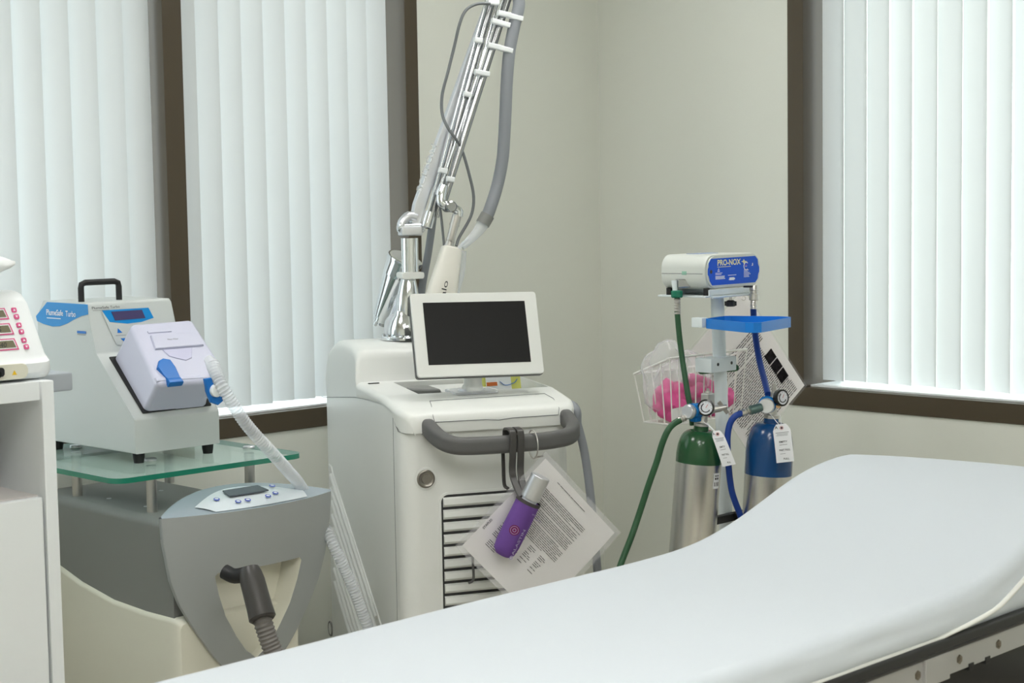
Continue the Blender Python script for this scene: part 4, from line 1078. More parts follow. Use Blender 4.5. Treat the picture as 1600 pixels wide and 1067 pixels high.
# blue tray
TP = [(-1.104, -1.355), (-1.163, -1.520), (-1.158, -1.540), (-1.140, -1.550), (-.957, -1.502), (-.940, -1.488), (-.934, -1.455), (-.985, -1.335), (-.998, -1.326), (-1.090, -1.345)]
m = MB(); z0 = 1.129; z1 = 1.153
cen = V((sum(p[0] for p in TP)/10, sum(p[1] for p in TP)/10, 0))
o_ = [V((x, y, 0)) for x, y in TP]; i_ = [cen+(p-cen)*.955 for p in o_]
rings = [[V((p.x, p.y, z0)) for p in o_], [V((p.x, p.y, z1)) for p in o_], [V((p.x, p.y, z1)) for p in i_], [V((p.x, p.y, z0+.004)) for p in i_]]
m.loft(rings, M_tray); G_(m, 'tray', ang=30, wn=False)
m = MB(); m.box((-1.116, -1.352, 1.131), (-1.092, -1.318, 1.155), M_stand, .002); m.box((-1.10, -1.33, 1.133), (-.97, -1.31, 1.147), M_stand, .001); G_(m, 'tray_bracket')
# cylinder cradle low on the pole
m = MB(); q = pole_at(.64); m.box((q.x-.16, q.y-.035, .63), (q.x+.06, q.y-.018, .65), M_black, .002); m.box((q.x-.01, q.y-.16, .63), (q.x+.008, q.y-.02, .65), M_black, .002); G_(m, 'cradle_bar')

# ---------------- gas mixer
t = thing('gas_mixer', 'white box-shaped gas mixer with a royal blue front label on top of the pole', 'gas mixer', tuple(Nw(.12, .067, 1.222)), NAZ)
mxr = t
def X_(mb, name, p=None, **k): return mb.build(name, p or mxr, world=True, **k)
def unit_out(w_, h_, c): # chamfered-round outline in x,z
    return rrect(w_, h_, c, 6)
ucx, ucz = .124, 1.2655
m = MB(); rings = []
for y, w_, h_, c in ((.134, .236, .080, .030), (.130, .242, .086, .032), (.010, .242, .086, .032), (.0, .238, .082, .032)):
    rings.append([Nw(ucx+a, y, ucz+b) for a, b in unit_out(w_, h_, c)])
m.loft(rings, M_unit); X_(m, 'housing', ang=35)
m = MB(); m.prism(rrect(.232, .078, .031, 6), Nw(ucx+.002, .0, ucz), NF.X, Z, -NF.Y*.004, M_unit, .0015); face = X_(m, 'front_frame')
lab = [(-.112, .022), (-.102, .033), (.092, .0345), (.103, .026), (.106, .012), (.110, .006), (.110, -.006), (.106, -.012), (.103, -.024), (.092, -.033), (-.098, -.033), (-.108, -.022), (-.112, -.010), (-.116, -.006), (-.116, .008), (-.112, .013)]
lo_ = Nw(ucx+.003, -.0042, ucz); LX, LZ, LN = NF.X, Z, -NF.Y
m = MB(); m.prism(lab, lo_, LX, LZ, LN*.0008, M_label2); lbl = m.build('front_label', face, world=True)
def lt(txt, x, z, h, w_, mt=M_white, bold=.0): m.text(txt, lo_+LX*x+LZ*z+LN*.0008, LX, LZ, h, mt, width=w_, bold=bold, n_off=.0004)
m = MB(); lt('PRO-NOX', -.076, .0155, .0145, .102, M_cream, .028)
m.prism([(.028, .022), (.036, .0205), (.040, .016), (.044, .0205), (.056, .022), (.044, .0235), (.040, .028), (.036, .0235)], lo_+LN*.0009, LX, LZ, LN*.0004, M_cream)
m.box((0, 0, 0), (.058, .0014, .0004), M_cream, T=Matrix(((LX.x, 0, LN.x, (lo_+LX*-.076+LZ*.011+LN*.0009).x), (LX.y, 0, LN.y, (lo_+LX*-.076+LZ*.011+LN*.0009).y), (LX.z, 1, LN.z, (lo_+LX*-.076+LZ*.011+LN*.0009).z), (0, 0, 0, 1))))
def line(x, z, w_, h_=.0014, mt=M_white): m.prism([(0, 0), (w_, 0), (w_, h_), (0, h_)], lo_+LX*x+LZ*z+LN*.0009, LX, LZ, LN*.0003, mt)
for z, w_ in ((-.004, .030), (-.0075, .026)): line(-.085, z, w_, .0014)
for z, w_ in ((-.0125, .040), (-.0155, .039), (-.0185, .042)): line(-.085, z, w_, .0018)
line(-.030, -.011, .036, .0014)
for k in range(6): line(.040, .0005-k*.0034-.001, (.022, .019, .026, .030, .022, .024)[k], .0013)
m.prism([(-.005, -.004), (.005, -.004), (0, .005)], lo_+LX*-.071+LZ*.004+LN*.0009, LX, LZ, LN*.0003, M_white); m.prism([(-.0025, -.0025), (.0025, -.0025), (0, .0022)], lo_+LX*-.071+LZ*.004+LN*.0012, LX, LZ, LN*.0003, M_label2)
m.torus(lo_+LX*.050+LZ*.010+LN*.001, LN, .0098, .0014, M_white, 30, 6, arc=.72, start=-.11)
m.prism([(0, 0), (.008, 0), (.008, .001), (0, .001)], lo_+LX*.046+LZ*.012+LN*.001, LX, LZ, LN*.0003, M_pink); m.prism([(0, 0), (.008, 0), (.008, .001), (0, .001)], lo_+LX*.046+LZ*.009+LN*.001, LX, LZ, LN*.0003, M_white)
m.prism([(0, 0), (.007, 0), (.007, .007), (.004, .007), (.004, .003)], lo_+LX*.074+LZ*.010+LN*.0009, LX, LZ, LN*.0003, M_white)
m.prism([(0, 0), (.004, .001), (.004, -.001), (.024, -.001), (.024, .0005), (.028, .0005), (.028, .0045), (.024, .0045), (.024, .006), (.004, .006), (.004, .0035)], lo_+LX*-.028+LZ*-.022+LN*.0009, LX, LZ, LN*.0003, M_white)
m.build('label_print', lbl, world=True)
m = MB(); m.lathe(lo_+LX*-.103+LZ*.001+LN*.0006, LN, [(0, .0048), (.0006, .0048)], mat('lock_hole', (.05, .04, .03), .4, metal=.5), 20); m.build('lock', lbl, world=True)
# seam and small green mark on the side
m = MB(); m.tube([Nw(.0025, .006, 1.262), Nw(.0025, .130, 1.262)], .0007, M_ginkk, 6); X_(m, 'side_seam')
m = MB(); m.prism([(0, 0), (.014, 0), (.014, .009), (0, .009)], Nw(.0025, .068, 1.259), -NF.Y, Z, -NF.X*.0006, mat('mint_mark', srgb(150, 196, 176), .5)); X_(m, 'port_mark')
m = MB(); m.prism([(-.045, -.02), (.04, -.02), (.04, .018), (-.045, .018)], Nw(.115, .085, 1.3085), NF.X, NF.Y, Z*.001, mat('top_sticker', srgb(150, 168, 206), .5)); X_(m, 'top_label')
# fittings and hoses
m = MB(); f0 = at(1057, 430, 4.10)
m.box((-.020, -.010, -.012), (.014, .012, .010), M_chromed, .003, T=Matrix.Translation(at(1069, 442, 4.10)) @ Matrix.Rotation(math.radians(-30), 4, 'Z'))
m.tube([at(1053, 438, 4.09), at(1055, 456, 4.09)], .0065, M_stand, 12); X_(m, 'inlet_block')
m = MB(); m.lathe(at(1057.5, 454, 4.085), at(1058, 490, 4.085)-at(1057.5, 454, 4.085), [(0, .0125), (.002, .0148), (.015, .0148), (.018, .0125)], M_gnut, 10); X_(m, 'green_nut', ang=20)
g0, g1 = at(1058, 465, 4.085), at(1058.5, 491, 4.085)
m = MB(); dv = (g1-g0); ll = dv.length; m.lathe(g0, dv, [(0, .0065)]+[(ll*(k+.5*(j))/6+.001, .0085 if j else .0068) for k in range(6) for j in (0, 1)]+[(ll, .0075)], M_steel, 16); X_(m, 'ferrule')
m = MB(); m.tube([at(1058, 486, 4.085), at(1061, 520, 4.09), at(1066, 560, 4.09), at(1073, 605, 4.08), at(1079, 640, 4.075), at(1082, 664, 4.08)], .0072, M_ghose, 14, smooth=6); X_(m, 'green_hose')
m = MB(); g0, g1 = at(1178, 446, 4.16), at(1177, 483, 4.16); dv = g1-g0; ll = dv.length
m.lathe(g0, dv, [(0, .010), (ll*.2, .0115), (ll*.22, .009), (ll*.35, .009), (ll*.37, .012), (ll*.62, .012), (ll*.64, .007), (ll*.72, .008), (ll*.74, .0068), (ll*.82, .008), (ll*.84, .0068), (ll*.92, .008), (ll, .0075)], M_steel, 16)
m.lathe(at(1169, 449, 4.13), Z, [(0, .012), (.004, .012)], M_black, 16); X_(m, 'outlet_fitting')
m = MB(); m.tube([at(1177, 478, 4.16), at(1178, 500, 4.18), at(1181, 530, 4.18), at(1187, 565, 4.16), at(1194, 592, 4.12), at(1200, 616, 4.06)], .0080, M_bhose, 14, smooth=6); X_(m, 'blue_hose')
for x, y in ((.025, .01), (.20, .01), (.02, .12)):
    X_(MB().lathe(Nw(x, y, 1.2075), Z, [(0, .008), (.017, .008)], M_black, 16), 'rubber_foot')

# ---------------- cylinders
def cylinder(name, label, T_, lean, R0, body_mat, zpaint, shoulder, L_tot):
    """T_ = neck top point, lean = downward unit vector"""
    d = V(lean).normalized(); base = T_ + d*L_tot
    t = thing(name, label, 'gas cylinder', tuple(base), 0, 'gas cylinders on the stand')
    up = -d; H0 = L_tot
    prof = [(0, R0*.86), (.006, R0*.97), (.014, R0), (H0-zpaint, R0)]
    prof2 = [(H0-zpaint, R0+.0004)] + [(H0-zpaint+(zpaint-.012-shoulder)*k/2, R0+.0004) for k in (1, 2)]
    n = 12
    for k in range(1, n+1):
        a = math.pi/2*k/n; prof2.append((H0-.012-shoulder+shoulder*math.sin(a)**1.0, .019+(R0-.019)*math.cos(a)**.75))
    prof2 += [(H0-.006, .0185), (H0-.002, .0185)]
    m = MB(); m.lathe(base, up, prof, M_alu, 48); m.build('body', t, world=True)
    m = MB(); m.lathe(base, up, prof2, body_mat, 48); m.build('painted_shoulder', t, world=True, ang=50)
    return t, base, up
gT = at(1096, 664, 4.03); bT = at(1205, 652, 4.03)
gc, gB, gU = cylinder('gas_cylinder', 'silver gas cylinder with a green shoulder and white paper tag, left of the pole', gT, (-.060, .058, -1), .0560, M_green, .092, .060, .47)
bc_, bB, bU = cylinder('gas_cylinder', 'silver gas cylinder with a dark blue shoulder, right of the pole', bT, (-.042, .040, -1), .0575, M_navy, .140, .072, .47)
# cups of the cradle under each cylinder
for B0, U0 in ((gB, gU), (bB, bU)):
    m = MB(); m.lathe(B0-U0*.014, U0, [(0, .062), (.004, .064), (.045, .064), (.045, .0605), (.0135, .0605)], M_black, 36, cap=True)
    q = pole_at(B0.z+.02); m.tube([B0+U0*.01+(V((q.x, q.y, B0.z))-B0).normalized()*.062, V((q.x, q.y, B0.z+.01))], .010, M_black, 12); G_(m, 'cylinder_cup')

def gauge(px_, nrm, r, par, mt_rim=M_blackg):
    n = V(nrm).normalized(); m = MB(); m.lathe(px_-n*.012, n, [(0, r*.9), (.003, r), (.015, r), (.016, r*.80), (.0145, r*.80), (.0145, 0)], mt_rim, 32); m.lathe(px_-n*.012, n, [(.0146, r*.8), (.0150, r*.8)], M_dial, 32); g = m.build('gauge', par, world=True)
    c = px_+n*.0034; u = n.cross(Z).normalized()*-1; v = n.cross(u)*-1 if True else 0
    if v.z < 0: v = -v
    m = MB()
    m.torus(c, n, r*.52, r*.06, M_ink, 24, 5, arc=.6, start=.08)
    for k in range(9):
        a = math.radians(-40+k*32.5); d = u*math.cos(a)+v*math.sin(a); m.tube([c+d*r*.62, c+d*r*.74], .0004, M_ink, 5)
    m.tube([c, c+(u*.5+v*.8)*r*.5], .0006, mat('red_ink', (.5, .03, .03), .5), 5); m.build('dial_marks', g, world=True)
    return g
tocam = (CAM-gT).normalized()
# green regulator
r0 = at(1080, 642, 4.00)
m = MB(); a, b = at(1076, 643, 3.99), at(1097, 641, 4.03); dv = (b-a)
m.lathe(a, dv, [(0, .0165), (dv.length, .0165)], M_steel, 28); nk = at(1100, 645, 4.03)
m.tube([gT-gU*.004, nk+Z*.012], .013, M_steel, 18); m.lathe(gT+gU*-.004, gU, [(0, .0185), (.008, .0185), (.010, .015), (.02, .014)], M_steel, 24)
m.box((-.014, -.012, -.018), (.014, .012, .026), M_steel, .004, T=Matrix.Translation(at(1106, 630, 4.04)))
m.lathe(at(1106, 622, 4.04), Z, [(0, .010), (.006, .010), (.007, .007), (.018, .007), (.019, .004), (.024, .004)], M_steel, 18)
m.tube([at(1112, 640, 4.03), at(1124, 638, 4.03), at(1136, 635, 4.03)], [.0095, .0090, .0055], M_steel, 16); rg = m.build('regulator', gc, world=True)
m = MB(); m.lathe(at(1073.5, 643.5, 3.985), dv, [(0, .0155), (.004, .0185), (.010, .0185), (.012, .016)], M_alus, 30); m.build('silver_cap', rg, world=True)
m = MB(); m.lathe(at(1080, 642.5, 3.998), dv, [(0, .0180), (.003, .0195), (.012, .0195), (.013, .0175), (.020, .0175), (.021, .0190), (.027, .0190)], M_ganod, 30)
m.box((-.011, -.010, -.014), (.011, .010, .010), M_ganod, .003, T=Matrix.Translation(at(1087, 650, 4.01))); m.build('blue_body', rg, world=True)
m = MB(); m.tube([at(1123, 628, 4.02), at(1137, 645, 4.04)], 0, M_steel, up=tocam, prof=rrect(.010, .004, .0015)); m.build('wing_handle', rg, world=True)
gauge(at(1103, 637, 3.99), tocam*1+CR*-.15, .0205, rg)
m = MB(); g0, g1 = at(1072, 652, 3.99), at(1060, 657, 3.985); dv = g1-g0; ll = dv.length
m.lathe(g0, dv, [(0, .0065), (ll*.2, .0085), (ll*.25, .0065), (ll*.5, .0085), (ll*.55, .0065), (ll*.8, .0085), (ll, .0080)], M_steel, 16); m.build('ferrule', rg, world=True)
m = MB(); m.tube([at(1063, 656, 3.985), at(1053, 662, 3.98), at(1044, 672, 3.97), at(1035, 692, 3.97), at(1026, 722, 3.97), at(1014, 756, 3.97), at(998, 805, 3.97), at(986, 840, 3.96), at(972, 876, 3.95), at(955, 925, 3.93), at(940, 990, 3.9), at(925, 1070, 3.88)], .0078, M_ghose, 14, smooth=6); m.build('outlet_hose', gc, world=True)
# blue regulator
m = MB(); nk = at(1205, 640, 4.03)
m.lathe(bT+bU*-.004, bU, [(0, .0185), (.010, .0185), (.012, .014), (.03, .013)], M_steel, 24)
m.tube([bT, at(1207, 626, 4.04)], .012, M_steel, 18); m.lathe(at(1210, 620, 4.05), Z, [(0, .0095), (.012, .0095), (.013, .007), (.024, .007), (.025, .005), (.034, .005)], M_steel, 18)
m.tube([at(1207, 622, 4.03), at(1219, 622, 4.02)], .008, M_steel, 14); m.lathe(at(1216, 634, 4.01), tocam, [(0, .006), (.006, .006)], mat('brass', (.6, .38, .2), .3, metal=1), 16)
rb = m.build('regulator', bc_, world=True)
nb = (tocam+CR*-.22-Z*.05).normalized()
m = MB(); m.lathe(at(1200, 632, 4.02), nb, [(0, .0190), (.004, .0215), (.014, .0215), (.017, .019)], M_ganod, 32); m.build('blue_body', rb, world=True)
m = MB(); m.lathe(at(1198.5, 634, 4.002), nb, [(0, .0185), (.004, .0192), (.012, .0190), (.014, .0168)], M_alus, 32); m.build('silver_cap', rb, world=True)
gauge(at(1221.5, 621.5, 4.00), (tocam+CR*.75).normalized(), .0205, rb)
m = MB(); g0, g1 = at(1190, 636, 3.995), at(1172, 641, 3.99); dv = g1-g0; ll = dv.length
m.lathe(g0, dv, [(0, .010), (ll*.3, .0115), (ll, .0115)], mat('grey_green_nut', srgb(96, 120, 116), .35, metal=.5), 10)
g2 = at(1158, 646, 3.985); dv2 = g2-g1; l2 = dv2.length
m.lathe(g1, dv2, [(0, .0075), (l2*.2, .009), (l2*.25, .0072), (l2*.5, .009), (l2*.55, .0072), (l2*.8, .009), (l2, .0085)], M_steel, 16); m.build('hose_coupling', rb, world=True)
m = MB(); m.tube([at(1160, 645, 3.985), at(1149, 650, 3.98), at(1141, 661, 3.98), at(1137, 680, 3.98), at(1137, 705, 3.98), at(1139, 735, 4.0), at(1143, 765, 4.02), at(1149, 785, 4.03), at(1157, 806, 4.04), at(1165, 840, 4.05), at(1172, 900, 4.05)], .0078, M_bhose, 14, smooth=6); m.build('outlet_hose', bc_, world=True)
# barcode sticker on the green cylinder
def on_cyl(T_, U_, R_, px_, py_):
    """point on the cylinder surface hit by this ray"""
    o = CAM; r = ray(px_, py_); w0 = o-T_; rp = r-U_*r.dot(U_); wp = w0-U_*w0.dot(U_)
    A_, B1, C1 = rp.dot(rp), 2*rp.dot(wp), wp.dot(wp)-R_*R_; D_ = B1*B1-4*A_*C1
    if D_ < 0: D_ = 0
    tt = (-B1-math.sqrt(D_))/(2*A_); P = o+r*tt; n = (P-T_)-U_*(P-T_).dot(U_); return P, n.normalized()
def patch(T_, U_, R_, h0, h1, a0, a1, mt, nrm, m, off=.0008, n=6):
    nb_ = nrm; tb = U_.cross(nb_)
    vs = []
    for h in (h0, h1):
        for k in range(n+1):
            a = a0+(a1-a0)*k/n; vs.append(T_+U_*h+(nb_*math.cos(a)+tb*math.sin(a))*(R_+off))
    m.add(vs, [[k, k+1, n+2+k, n+1+k] for k in range(n)], mt)
P, n_ = on_cyl(gT, gU, .056, 1119, 752); hh = (P-gT).dot(gU)
m = MB(); m.fixn = False; patch(gT, gU, .056, hh-.018, hh+.020, -.20, .22, M_tag, n_, m)
for k, (a, b) in enumerate([(-.15, -.11), (-.08, -.06), (-.02, .02), (.05, .07), (.10, .16)]): patch(gT, gU, .056, hh-.012, hh-.002, a, b, M_ink, n_, m, .0012, 2)
for k, (a, b) in enumerate([(-.12, -.02), (.02, .12)]): patch(gT, gU, .056, hh+.004, hh+.009, a, b, M_ink, n_, m, .0012, 2); patch(gT, gU, .056, hh+.012, hh+.015, a, b, M_ink, n_, m, .0012, 2)
m.build('sticker', gc, world=True, wn=False)

# ---------------- hanging paper tags
def paper_tag(label, corners, string, d):
    """corners: pixel corners tl,tr,br,bl; slightly curved card with cut upper corners"""
    tl, tr, br, bl_c = [at(x, y, dd) for x, y, dd in corners]
    t = thing('paper_tag', label, 'tag', tuple((bl_c+br)/2), 0, 'paper tags on the gas cylinders')
    def q(a, b, n=0):   # a 0..1 across, b 0..1 down
        P = (tl*(1-a)+tr*a)*(1-b)+(bl_c*(1-a)+br*a)*b
        nn = (tr-tl).cross(bl_c-tl).normalized(); nn = nn if nn.dot(tocam) > 0 else -nn
        return P + nn*(n + .004*math.sin(b*math.pi)*1.0 + .003*b*b*a)
    m = MB(); N1, N2 = 6, 12; m.fixn = True
    for off in (0, -.0006):
        vs = []
        for j in range(N2+1):
            b = j/N2; cut_ = max(0, .22-b*1.6) 
            for i in range(N1+1): vs.append(q(cut_+(1-2*cut_)*i/N1, b, off))
        m.add(vs, [[j*(N1+1)+i, j*(N1+1)+i+1, (j+1)*(N1+1)+i+1, (j+1)*(N1+1)+i] for j in range(N2) for i in range(N1)], M_tag)
    m.build('card', t, world=True, wn=False)
    m = MB(); c = q(.5, .10, .001); nn = (tr-tl).cross(bl_c-tl).normalized(); nn = nn if nn.dot(tocam) > 0 else -nn
    m.torus(c, nn, .0036, .0013, mat('pink_eyelet', srgb(216, 180, 184), .5), 20, 6); m.lathe(c-nn*.0002, nn, [(0, .0024), (.0006, .0024)], M_ink, 14); m.build('eyelet', t, world=True)
    m = MB(); m.fixn = False
    def bar(a0, a1, b, h, mt=M_ginkk): m.add([q(a0, b, .0012), q(a1, b, .0012), q(a1, b+h, .0012), q(a0, b+h, .0012)], [[0, 1, 2, 3]], mt)
    bar(.12, .88, .215, .012); bar(.18, .82, .255, .009); bar(.15, .80, .29, .009)
    bar(.25, .70, .535, .010); bar(.25, .55, .77, .009)
    m.add([q(.08, .13, .0012), q(.20, .03, .0012), q(.30, .13, .0012), q(.20, .09, .0012)], [[0, 1, 2, 3]], M_ginkk)
    u = (tr-tl).normalized(); v = (tl-bl_c)
    w_ = (tr-tl).length; h_ = (tl-bl_c).length
    def tx(s_, a, b, hh_, ww): m.text(s_, q(a, b, .0015), u, v, h_*hh_, M_ink, width=w_*ww, n_off=.0004 if u.cross(v).dot(tocam) > 0 else -.0004, bold=.012)
    tx('EMPTY', .26, .485, .050, .46); tx('PART FULL', .22, .70, .050, .62); tx('FULL', .42, .93, .045, .32)
    m.build('print', t, world=True, wn=False)
    m = MB(); m.tube([string[0], string[1], c], .0007, M_white, 6); m.tube([string[2], c], .0007, M_white, 6); m.build('string', t, world=True)
    return t
paper_tag('white paper tag tied to the green-shouldered cylinder', [(1110, 674, 3.94), (1128, 671.5, 3.94), (1149.5, 725, 3.935), (1129, 729.5, 3.935)], [at(1098, 658, 3.985), at(1106, 664, 3.96), at(1104, 660, 3.98)], 3.94)
paper_tag('white paper tag tied to the blue-shouldered cylinder', [(1206.5, 664, 3.945), (1234, 661, 3.945), (1240.5, 720.5, 3.94), (1213.5, 723.5, 3.94)], [at(1202, 645, 3.99), at(1211, 656, 3.96), at(1219, 648, 3.98)], 3.945)

# ---------------- bags and pink packets in the basket
bcn = (nl+nr+fl+fr_)/4; bfl = (nlb+nrb+flb+frb)/4
ux = (nrb-nlb).normalized(); uy = (flb-nlb).normalized()
def inb(a, b, z): p = nlb+(nrb-nlb)*a+(flb-nlb)*b; return V((p.x, p.y, z))
for i, (a, b, z, rx, ry, rz, lb) in enumerate([(.16, .40, .925, .036, .050, .050, 'pink package at the left end of the wire basket'), (.50, .35, .945, .052, .040, .040, 'largest pink package in the middle of the wire basket'), (.82, .42, .915, .040, .045, .048, 'pink package at the right end of the wire basket, behind the pole')]):
    p = inb(a, b, z); t = thing('pink_package', lb, 'package', (p.x, p.y, z-rz), 0, 'pink packages in the wire basket')
    blob((0, 0, 0), 1, 1, 1, M_pinkp) if False else None
    mb = blob(p, rx, ry, rz, M_pinkp, .34, 1.5, 4, i+1, .3*i); mb.build('body', t, world=True, wn=False)
for i, (a, b, z, rx, ry, rz, lb) in enumerate([(.14, .55, .985, .055, .065, .090, 'crumpled clear plastic bag rising above the left end of the basket'), (.42, .55, .96, .085, .070, .078, 'clear plastic bag lying over the pink packages in the basket')]):
    p = inb(a, b, z); t = thing('plastic_bag', lb, 'plastic bag', (p.x, p.y, z-rz), 0, 'clear bags in the wire basket')
    mb = blob(p, rx, ry, rz, M_clear2, .30, 1.3, 4, i+11, .2); mb.build('body', t, world=True, wn=False)
t = thing('folded_pamphlet', 'white folded sheet standing low against the left front of the basket', 'paper', tuple(inb(.1, .06, .875)), 0)
m = MB(); m.prism([(0, 0), (.075, -.004), (.072, .040), (.002, .036)], inb(.02, .05, .876), ux, Z, uy*.002, M_paper); m.build('sheet', t, world=True)

# ---------------- instruction sheets hanging behind the stand
DS = 4.62
st, sr_, sb, sl = at(1161, 452, DS), at(1257, 602, DS+.02), at(1170, 706, DS), at(1066, 553, DS)
t = thing('instruction_sheet', 'white printed sheet with three small photos hanging tilted behind the blue hose', 'document', tuple(sb), 0)
u1 = (sr_-st); v1 = (sb-sr_)
sn_ = u1.cross(v1).normalized(); sn_ = sn_ if sn_.dot(tocam) > 0 else -sn_
def Q(a, b, n=0): return st+u1*a+v1*b*1.0+sn_*n      # a along top->right, b along right->bottom
m = MB(); m.prism([(0, 0), (1, 0), (1, 1), (0, 1)], (0, 0, 0), X, Y, (0, 0, 0), M_paper) if False else None
m.add([Q(0, 0), Q(1, 0), Q(1, 1), Q(0, 1), Q(0, 0, -.0015), Q(1, 0, -.0015), Q(1, 1, -.0015), Q(0, 1, -.0015)], [[0, 1, 2, 3], [7, 6, 5, 4], [0, 4, 5, 1], [1, 5, 6, 2], [2, 6, 7, 3], [3, 7, 4, 0]], M_paper); m.build('page', t, world=True)
m = MB(); m.fixn = False; m.add([Q(-.02, -.02, .002), Q(1.02, -.02, .002), Q(1.02, 1.02, .002), Q(-.02, 1.02, .002)], [[0, 1, 2, 3]], M_clear2); m.build('plastic_sleeve', t, world=True)
m = MB(); m.fixn = False; random.seed(5)
a = .30
while a < .97:
    b = .12
    end = .93 - (random.uniform(0, .25) if random.random() < .3 else 0)
    if .42 < a < .86: b = .20 if a < .82 else .12
    b0 = b
    if a > .86: b0 = .10
    while b0 < end:
        w_ = random.uniform(.03, .09); e = min(b0+w_, end)
        m.add([Q(a, b0, .0008), Q(a, e, .0008), Q(a+.0075, e, .0008), Q(a+.0075, b0, .0008)], [[0, 1, 2, 3]], M_ink); b0 = e+.008
    a += .0175 if random.random() < .85 else .032
m.build('print', t, world=True, wn=False)
for k in range(3):
    a0 = .545+k*.098
    m = MB(); m.add([Q(a0, .10, .0022), Q(a0+.088, .10, .0022), Q(a0+.088, .225, .0022), Q(a0, .225, .0022), Q(a0, .10, .0002), Q(a0+.088, .10, .0002), Q(a0+.088, .225, .0002), Q(a0, .225, .0002)], [[0, 1, 2, 3], [7, 6, 5, 4]], mat('photo_dark', (.012, .010, .012), .5, var=.8, vscale=70, spec=.1)); m.build('photo', t, world=True)
m = MB(); m.torus(at(1162, 466, DS-.02), tocam, .0055, .0012, M_steel, 16, 6); m.tube([at(1162, 461, DS-.02), at(1161, 452, DS-.10), at(1159, 449, 4.24)], .001, M_steel, 6, smooth=3); m.build('hook', t, world=True)

# ================================================================== TREATMENT BED
t = thing('treatment_bed', 'black upholstered treatment bed frame with a metal side rail in the right foreground', 'treatment bed', (-2.3, -2.16, 0), 0)
bed = t
YN, YF = -2.462, -1.868
ZT = [(-3.4, .758), (-2.9, .760), (-2.45, .765), (-2.0, .765), (-1.86, .768), (-1.78, .776), (-1.70, .792), (-1.62, .815), (-1.54, .842), (-1.47, .864), (-1.40, .879), (-1.33, .887), (-1.27, .889), (-1.235, .885), (-1.21, .872), (-1.197, .850)]
ZTn = [(-3.4, .770), (-2.45, .769), (-2.0, .768), (-1.86, .769), (-1.78, .774), (-1.70, .786), (-1.62, .806), (-1.54, .835), (-1.47, .862), (-1.40, .882), (-1.33, .896), (-1.27, .900), (-1.235, .897), (-1.21, .885), (-1.197, .862)]
def smoothT(T, x):
    return (interp(T, x-.04)+2*interp(T, x)+interp(T, x+.04))/4
def bed_z(x, v):    # v 0 near .. 1 far
    return smoothT(ZTn, x)*(1-v)+smoothT(ZT, x)*v + .006*math.sin(math.pi*v)*(1 if x < -1.9 else 1.0)
TH = .082
def bed_base(x):   # hem height on the near side
    return .702
def sheet_sec(x, drop=0.0):
    P = []; r = .026; xx = x
    zt = bed_z(x, 0)
    wob = lambda a, b: .0035*mnoise.noise(V((x*7, a*5, b*9)))
    e = 0.0
    if x > -1.24: e = (x+1.24)/.043; e = min(1, e)*.030
    hb = .702 if x < -1.22 else .702+(x+1.22)*.5
    zs_ = [hb, hb+(zt-r-hb)*.33, hb+(zt-r-hb)*.66, zt-r]
    for i, z in enumerate(zs_): P.append(V((x, YN-.014+e+.008*(1 if i == 0 else 0)-.004*(i == 1)+wob(i*.4, 1)*1.2, z)))
    for k in range(1, 6):
        a = math.pi/2*k/6; P.append(V((x, YN-.014+e+r-r*math.cos(a)+wob(3, 1), zt-r+r*math.sin(a))))
    for k in range(0, 25):
        v = k/24; y = YN-.014+e+r+(YF-r-.002-e-(YN-.014+e+r))*v; P.append(V((x, y, bed_z(x, v)+.0016*mnoise.noise(V((x*4, v*3, 2))))))
    zf = bed_z(x, 1)
    for k in range(1, 7):
        a = math.pi/2*k/6; P.append(V((x, YF-r-.002-e+r*math.sin(a)+.004, zf-r+r*math.cos(a))))
    P.append(V((x, YF+.002-e, zf-.06))); P.append(V((x, YF-.008-e, min(zf-.075, .70))))
    return P
sh = thing('fitted_sheet', 'smooth white fitted sheet stretched over the treatment bed, rising at the head', 'sheet', (-2.3, -2.16, .69), 0)
m = MB(); rings = []
x = -3.4
xs = []
while x < -1.26: xs.append(x); x += .03
xs += [-1.255, -1.24, -1.228, -1.218, -1.21, -1.203, -1.198]
for x in xs: rings.append(sheet_sec(x))
last = rings[-1]; c_ = [V((-1.192, p.y*1.0, p.z-.02)) for p in last]; rings.append(c_); rings.append([V((-1.196, p.y, max(.72, p.z-.06) if p.z > .80 else p.z)) for p in last])
m.loft(rings, M_sheet, cap=False, closed=False); m.build('sheet', sh, world=True, ang=80, wn=False)
# elastic hem bulging near the lower edge where the head section rises
hemp = [V((x, YN-.009, .7035)) for x in [-3.4+.1*k for k in range(16)]] + [V((-1.86, YN-.014, .709)), V((-1.78, YN-.0155, .715)), V((-1.70, YN-.0165, .727)), V((-1.62, YN-.017, .757)), V((-1.54, YN-.017, .788)), V((-1.46, YN-.0165, .815)), V((-1.36, YN-.015, .828))]
m = MB(); m.tube(hemp, .0045, M_hem, 10, smooth=3); m.build('hem', sh, world=True)
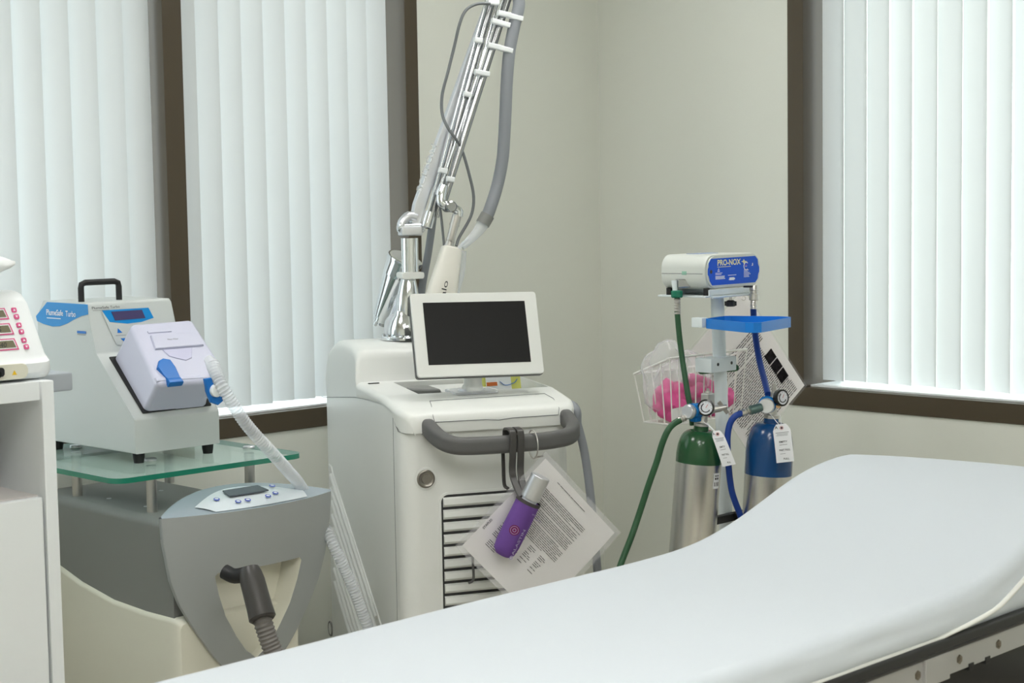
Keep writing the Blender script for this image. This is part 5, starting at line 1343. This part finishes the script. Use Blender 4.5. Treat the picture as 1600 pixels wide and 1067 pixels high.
# cushion below the sheet, frame, rails
m = MB(); rings = []
for x in [-3.38+.06*k for k in range(37)]:
    zt_ = min(bed_z(x, 0), bed_z(x, 1))-.030; zb3 = .676 if x < -1.75 else .676
    rings.append([V((x, YN+.014, zb3)), V((x, YN+.010, zt_-.012)), V((x, YN+.03, zt_)), V((x, YF-.05, zt_)), V((x, YF-.030, zt_-.012)), V((x, YF-.030, zb3))])
m.loft(rings, M_vinyl); m.build('cushion', bed, world=True)
m = MB(); m.tube([V((-3.4, YN-.004, .693)), V((-1.25, YN-.004, .693))], 0, M_vinyl, up=Z, prof=rrect(.032, .020, .006)); m.build('edge_bumper', bed, world=True)
m = MB(); m.tube([V((-3.4, YN-.016, .684)), V((-1.25, YN-.016, .684))], .005, M_blackg, 12); m.build('bumper_strip', bed, world=True)
m = MB(); m.box((-3.38, YN+.03, .600), (-1.23, YF-.05, .675), M_blackg, .004); m.box((-3.38, YN+.001, .560), (-1.23, YN+.03, .672), M_blackg, .002); m.build('frame', bed, world=True)
m = MB(); m.box((-3.36, YN-.014, .638), (-1.27, YN+.000, .677), M_rail, .0015)
m.build('side_rail', bed, world=True)
for x in (-1.945, -2.35, -3.0):
    m = MB(); m.box((x, YN-.021, .6345), (x+.075, YN-.012, .681), M_rail, .002); m.build('rail_clamp', bed, world=True)
for x in (-1.96, -1.83, -1.70, -1.50, -2.1, -2.5, -2.9):
    m = MB(); m.lathe(V((x, YN-.013, .658)), -Y, [(0, .0085), (.003, .008), (.0035, .004), (.002, .003)], mat('bolt_steel', (.25, .22, .18), .35, metal=1.0), 6); m.build('bolt', bed, world=True, ang=20)
for x in (-1.80, -1.745, -2.2):
    m = MB(); m.box((x, YN-.016, .632), (x+.016, YN+.002, .644), M_blackg, .001); m.build('rail_notch', bed, world=True)
for x in (-3.2, -1.45):
    for y in (YN+.06, YF-.08):
        m = MB(); m.tube([V((x, y, .60)), V((x, y, .02))], 0, M_blackg, up=X, prof=rrect(.045, .045, .005)); m.lathe(V((x, y, 0)), Z, [(0, .028), (.02, .026)], M_black, 20); m.build('leg', bed, world=True)
m = MB(); m.tube([V((-3.2, -2.15, .25)), V((-1.45, -2.15, .25))], 0, M_blackg, up=Z, prof=rrect(.04, .04, .005)); m.tube([V((-3.2, YN+.06, .25)), V((-3.2, YF-.08, .25))], 0, M_blackg, up=Z, prof=rrect(.03, .03, .004)); m.tube([V((-1.45, YN+.06, .25)), V((-1.45, YF-.08, .25))], 0, M_blackg, up=Z, prof=rrect(.03, .03, .004)); m.build('stretcher', bed, world=True)
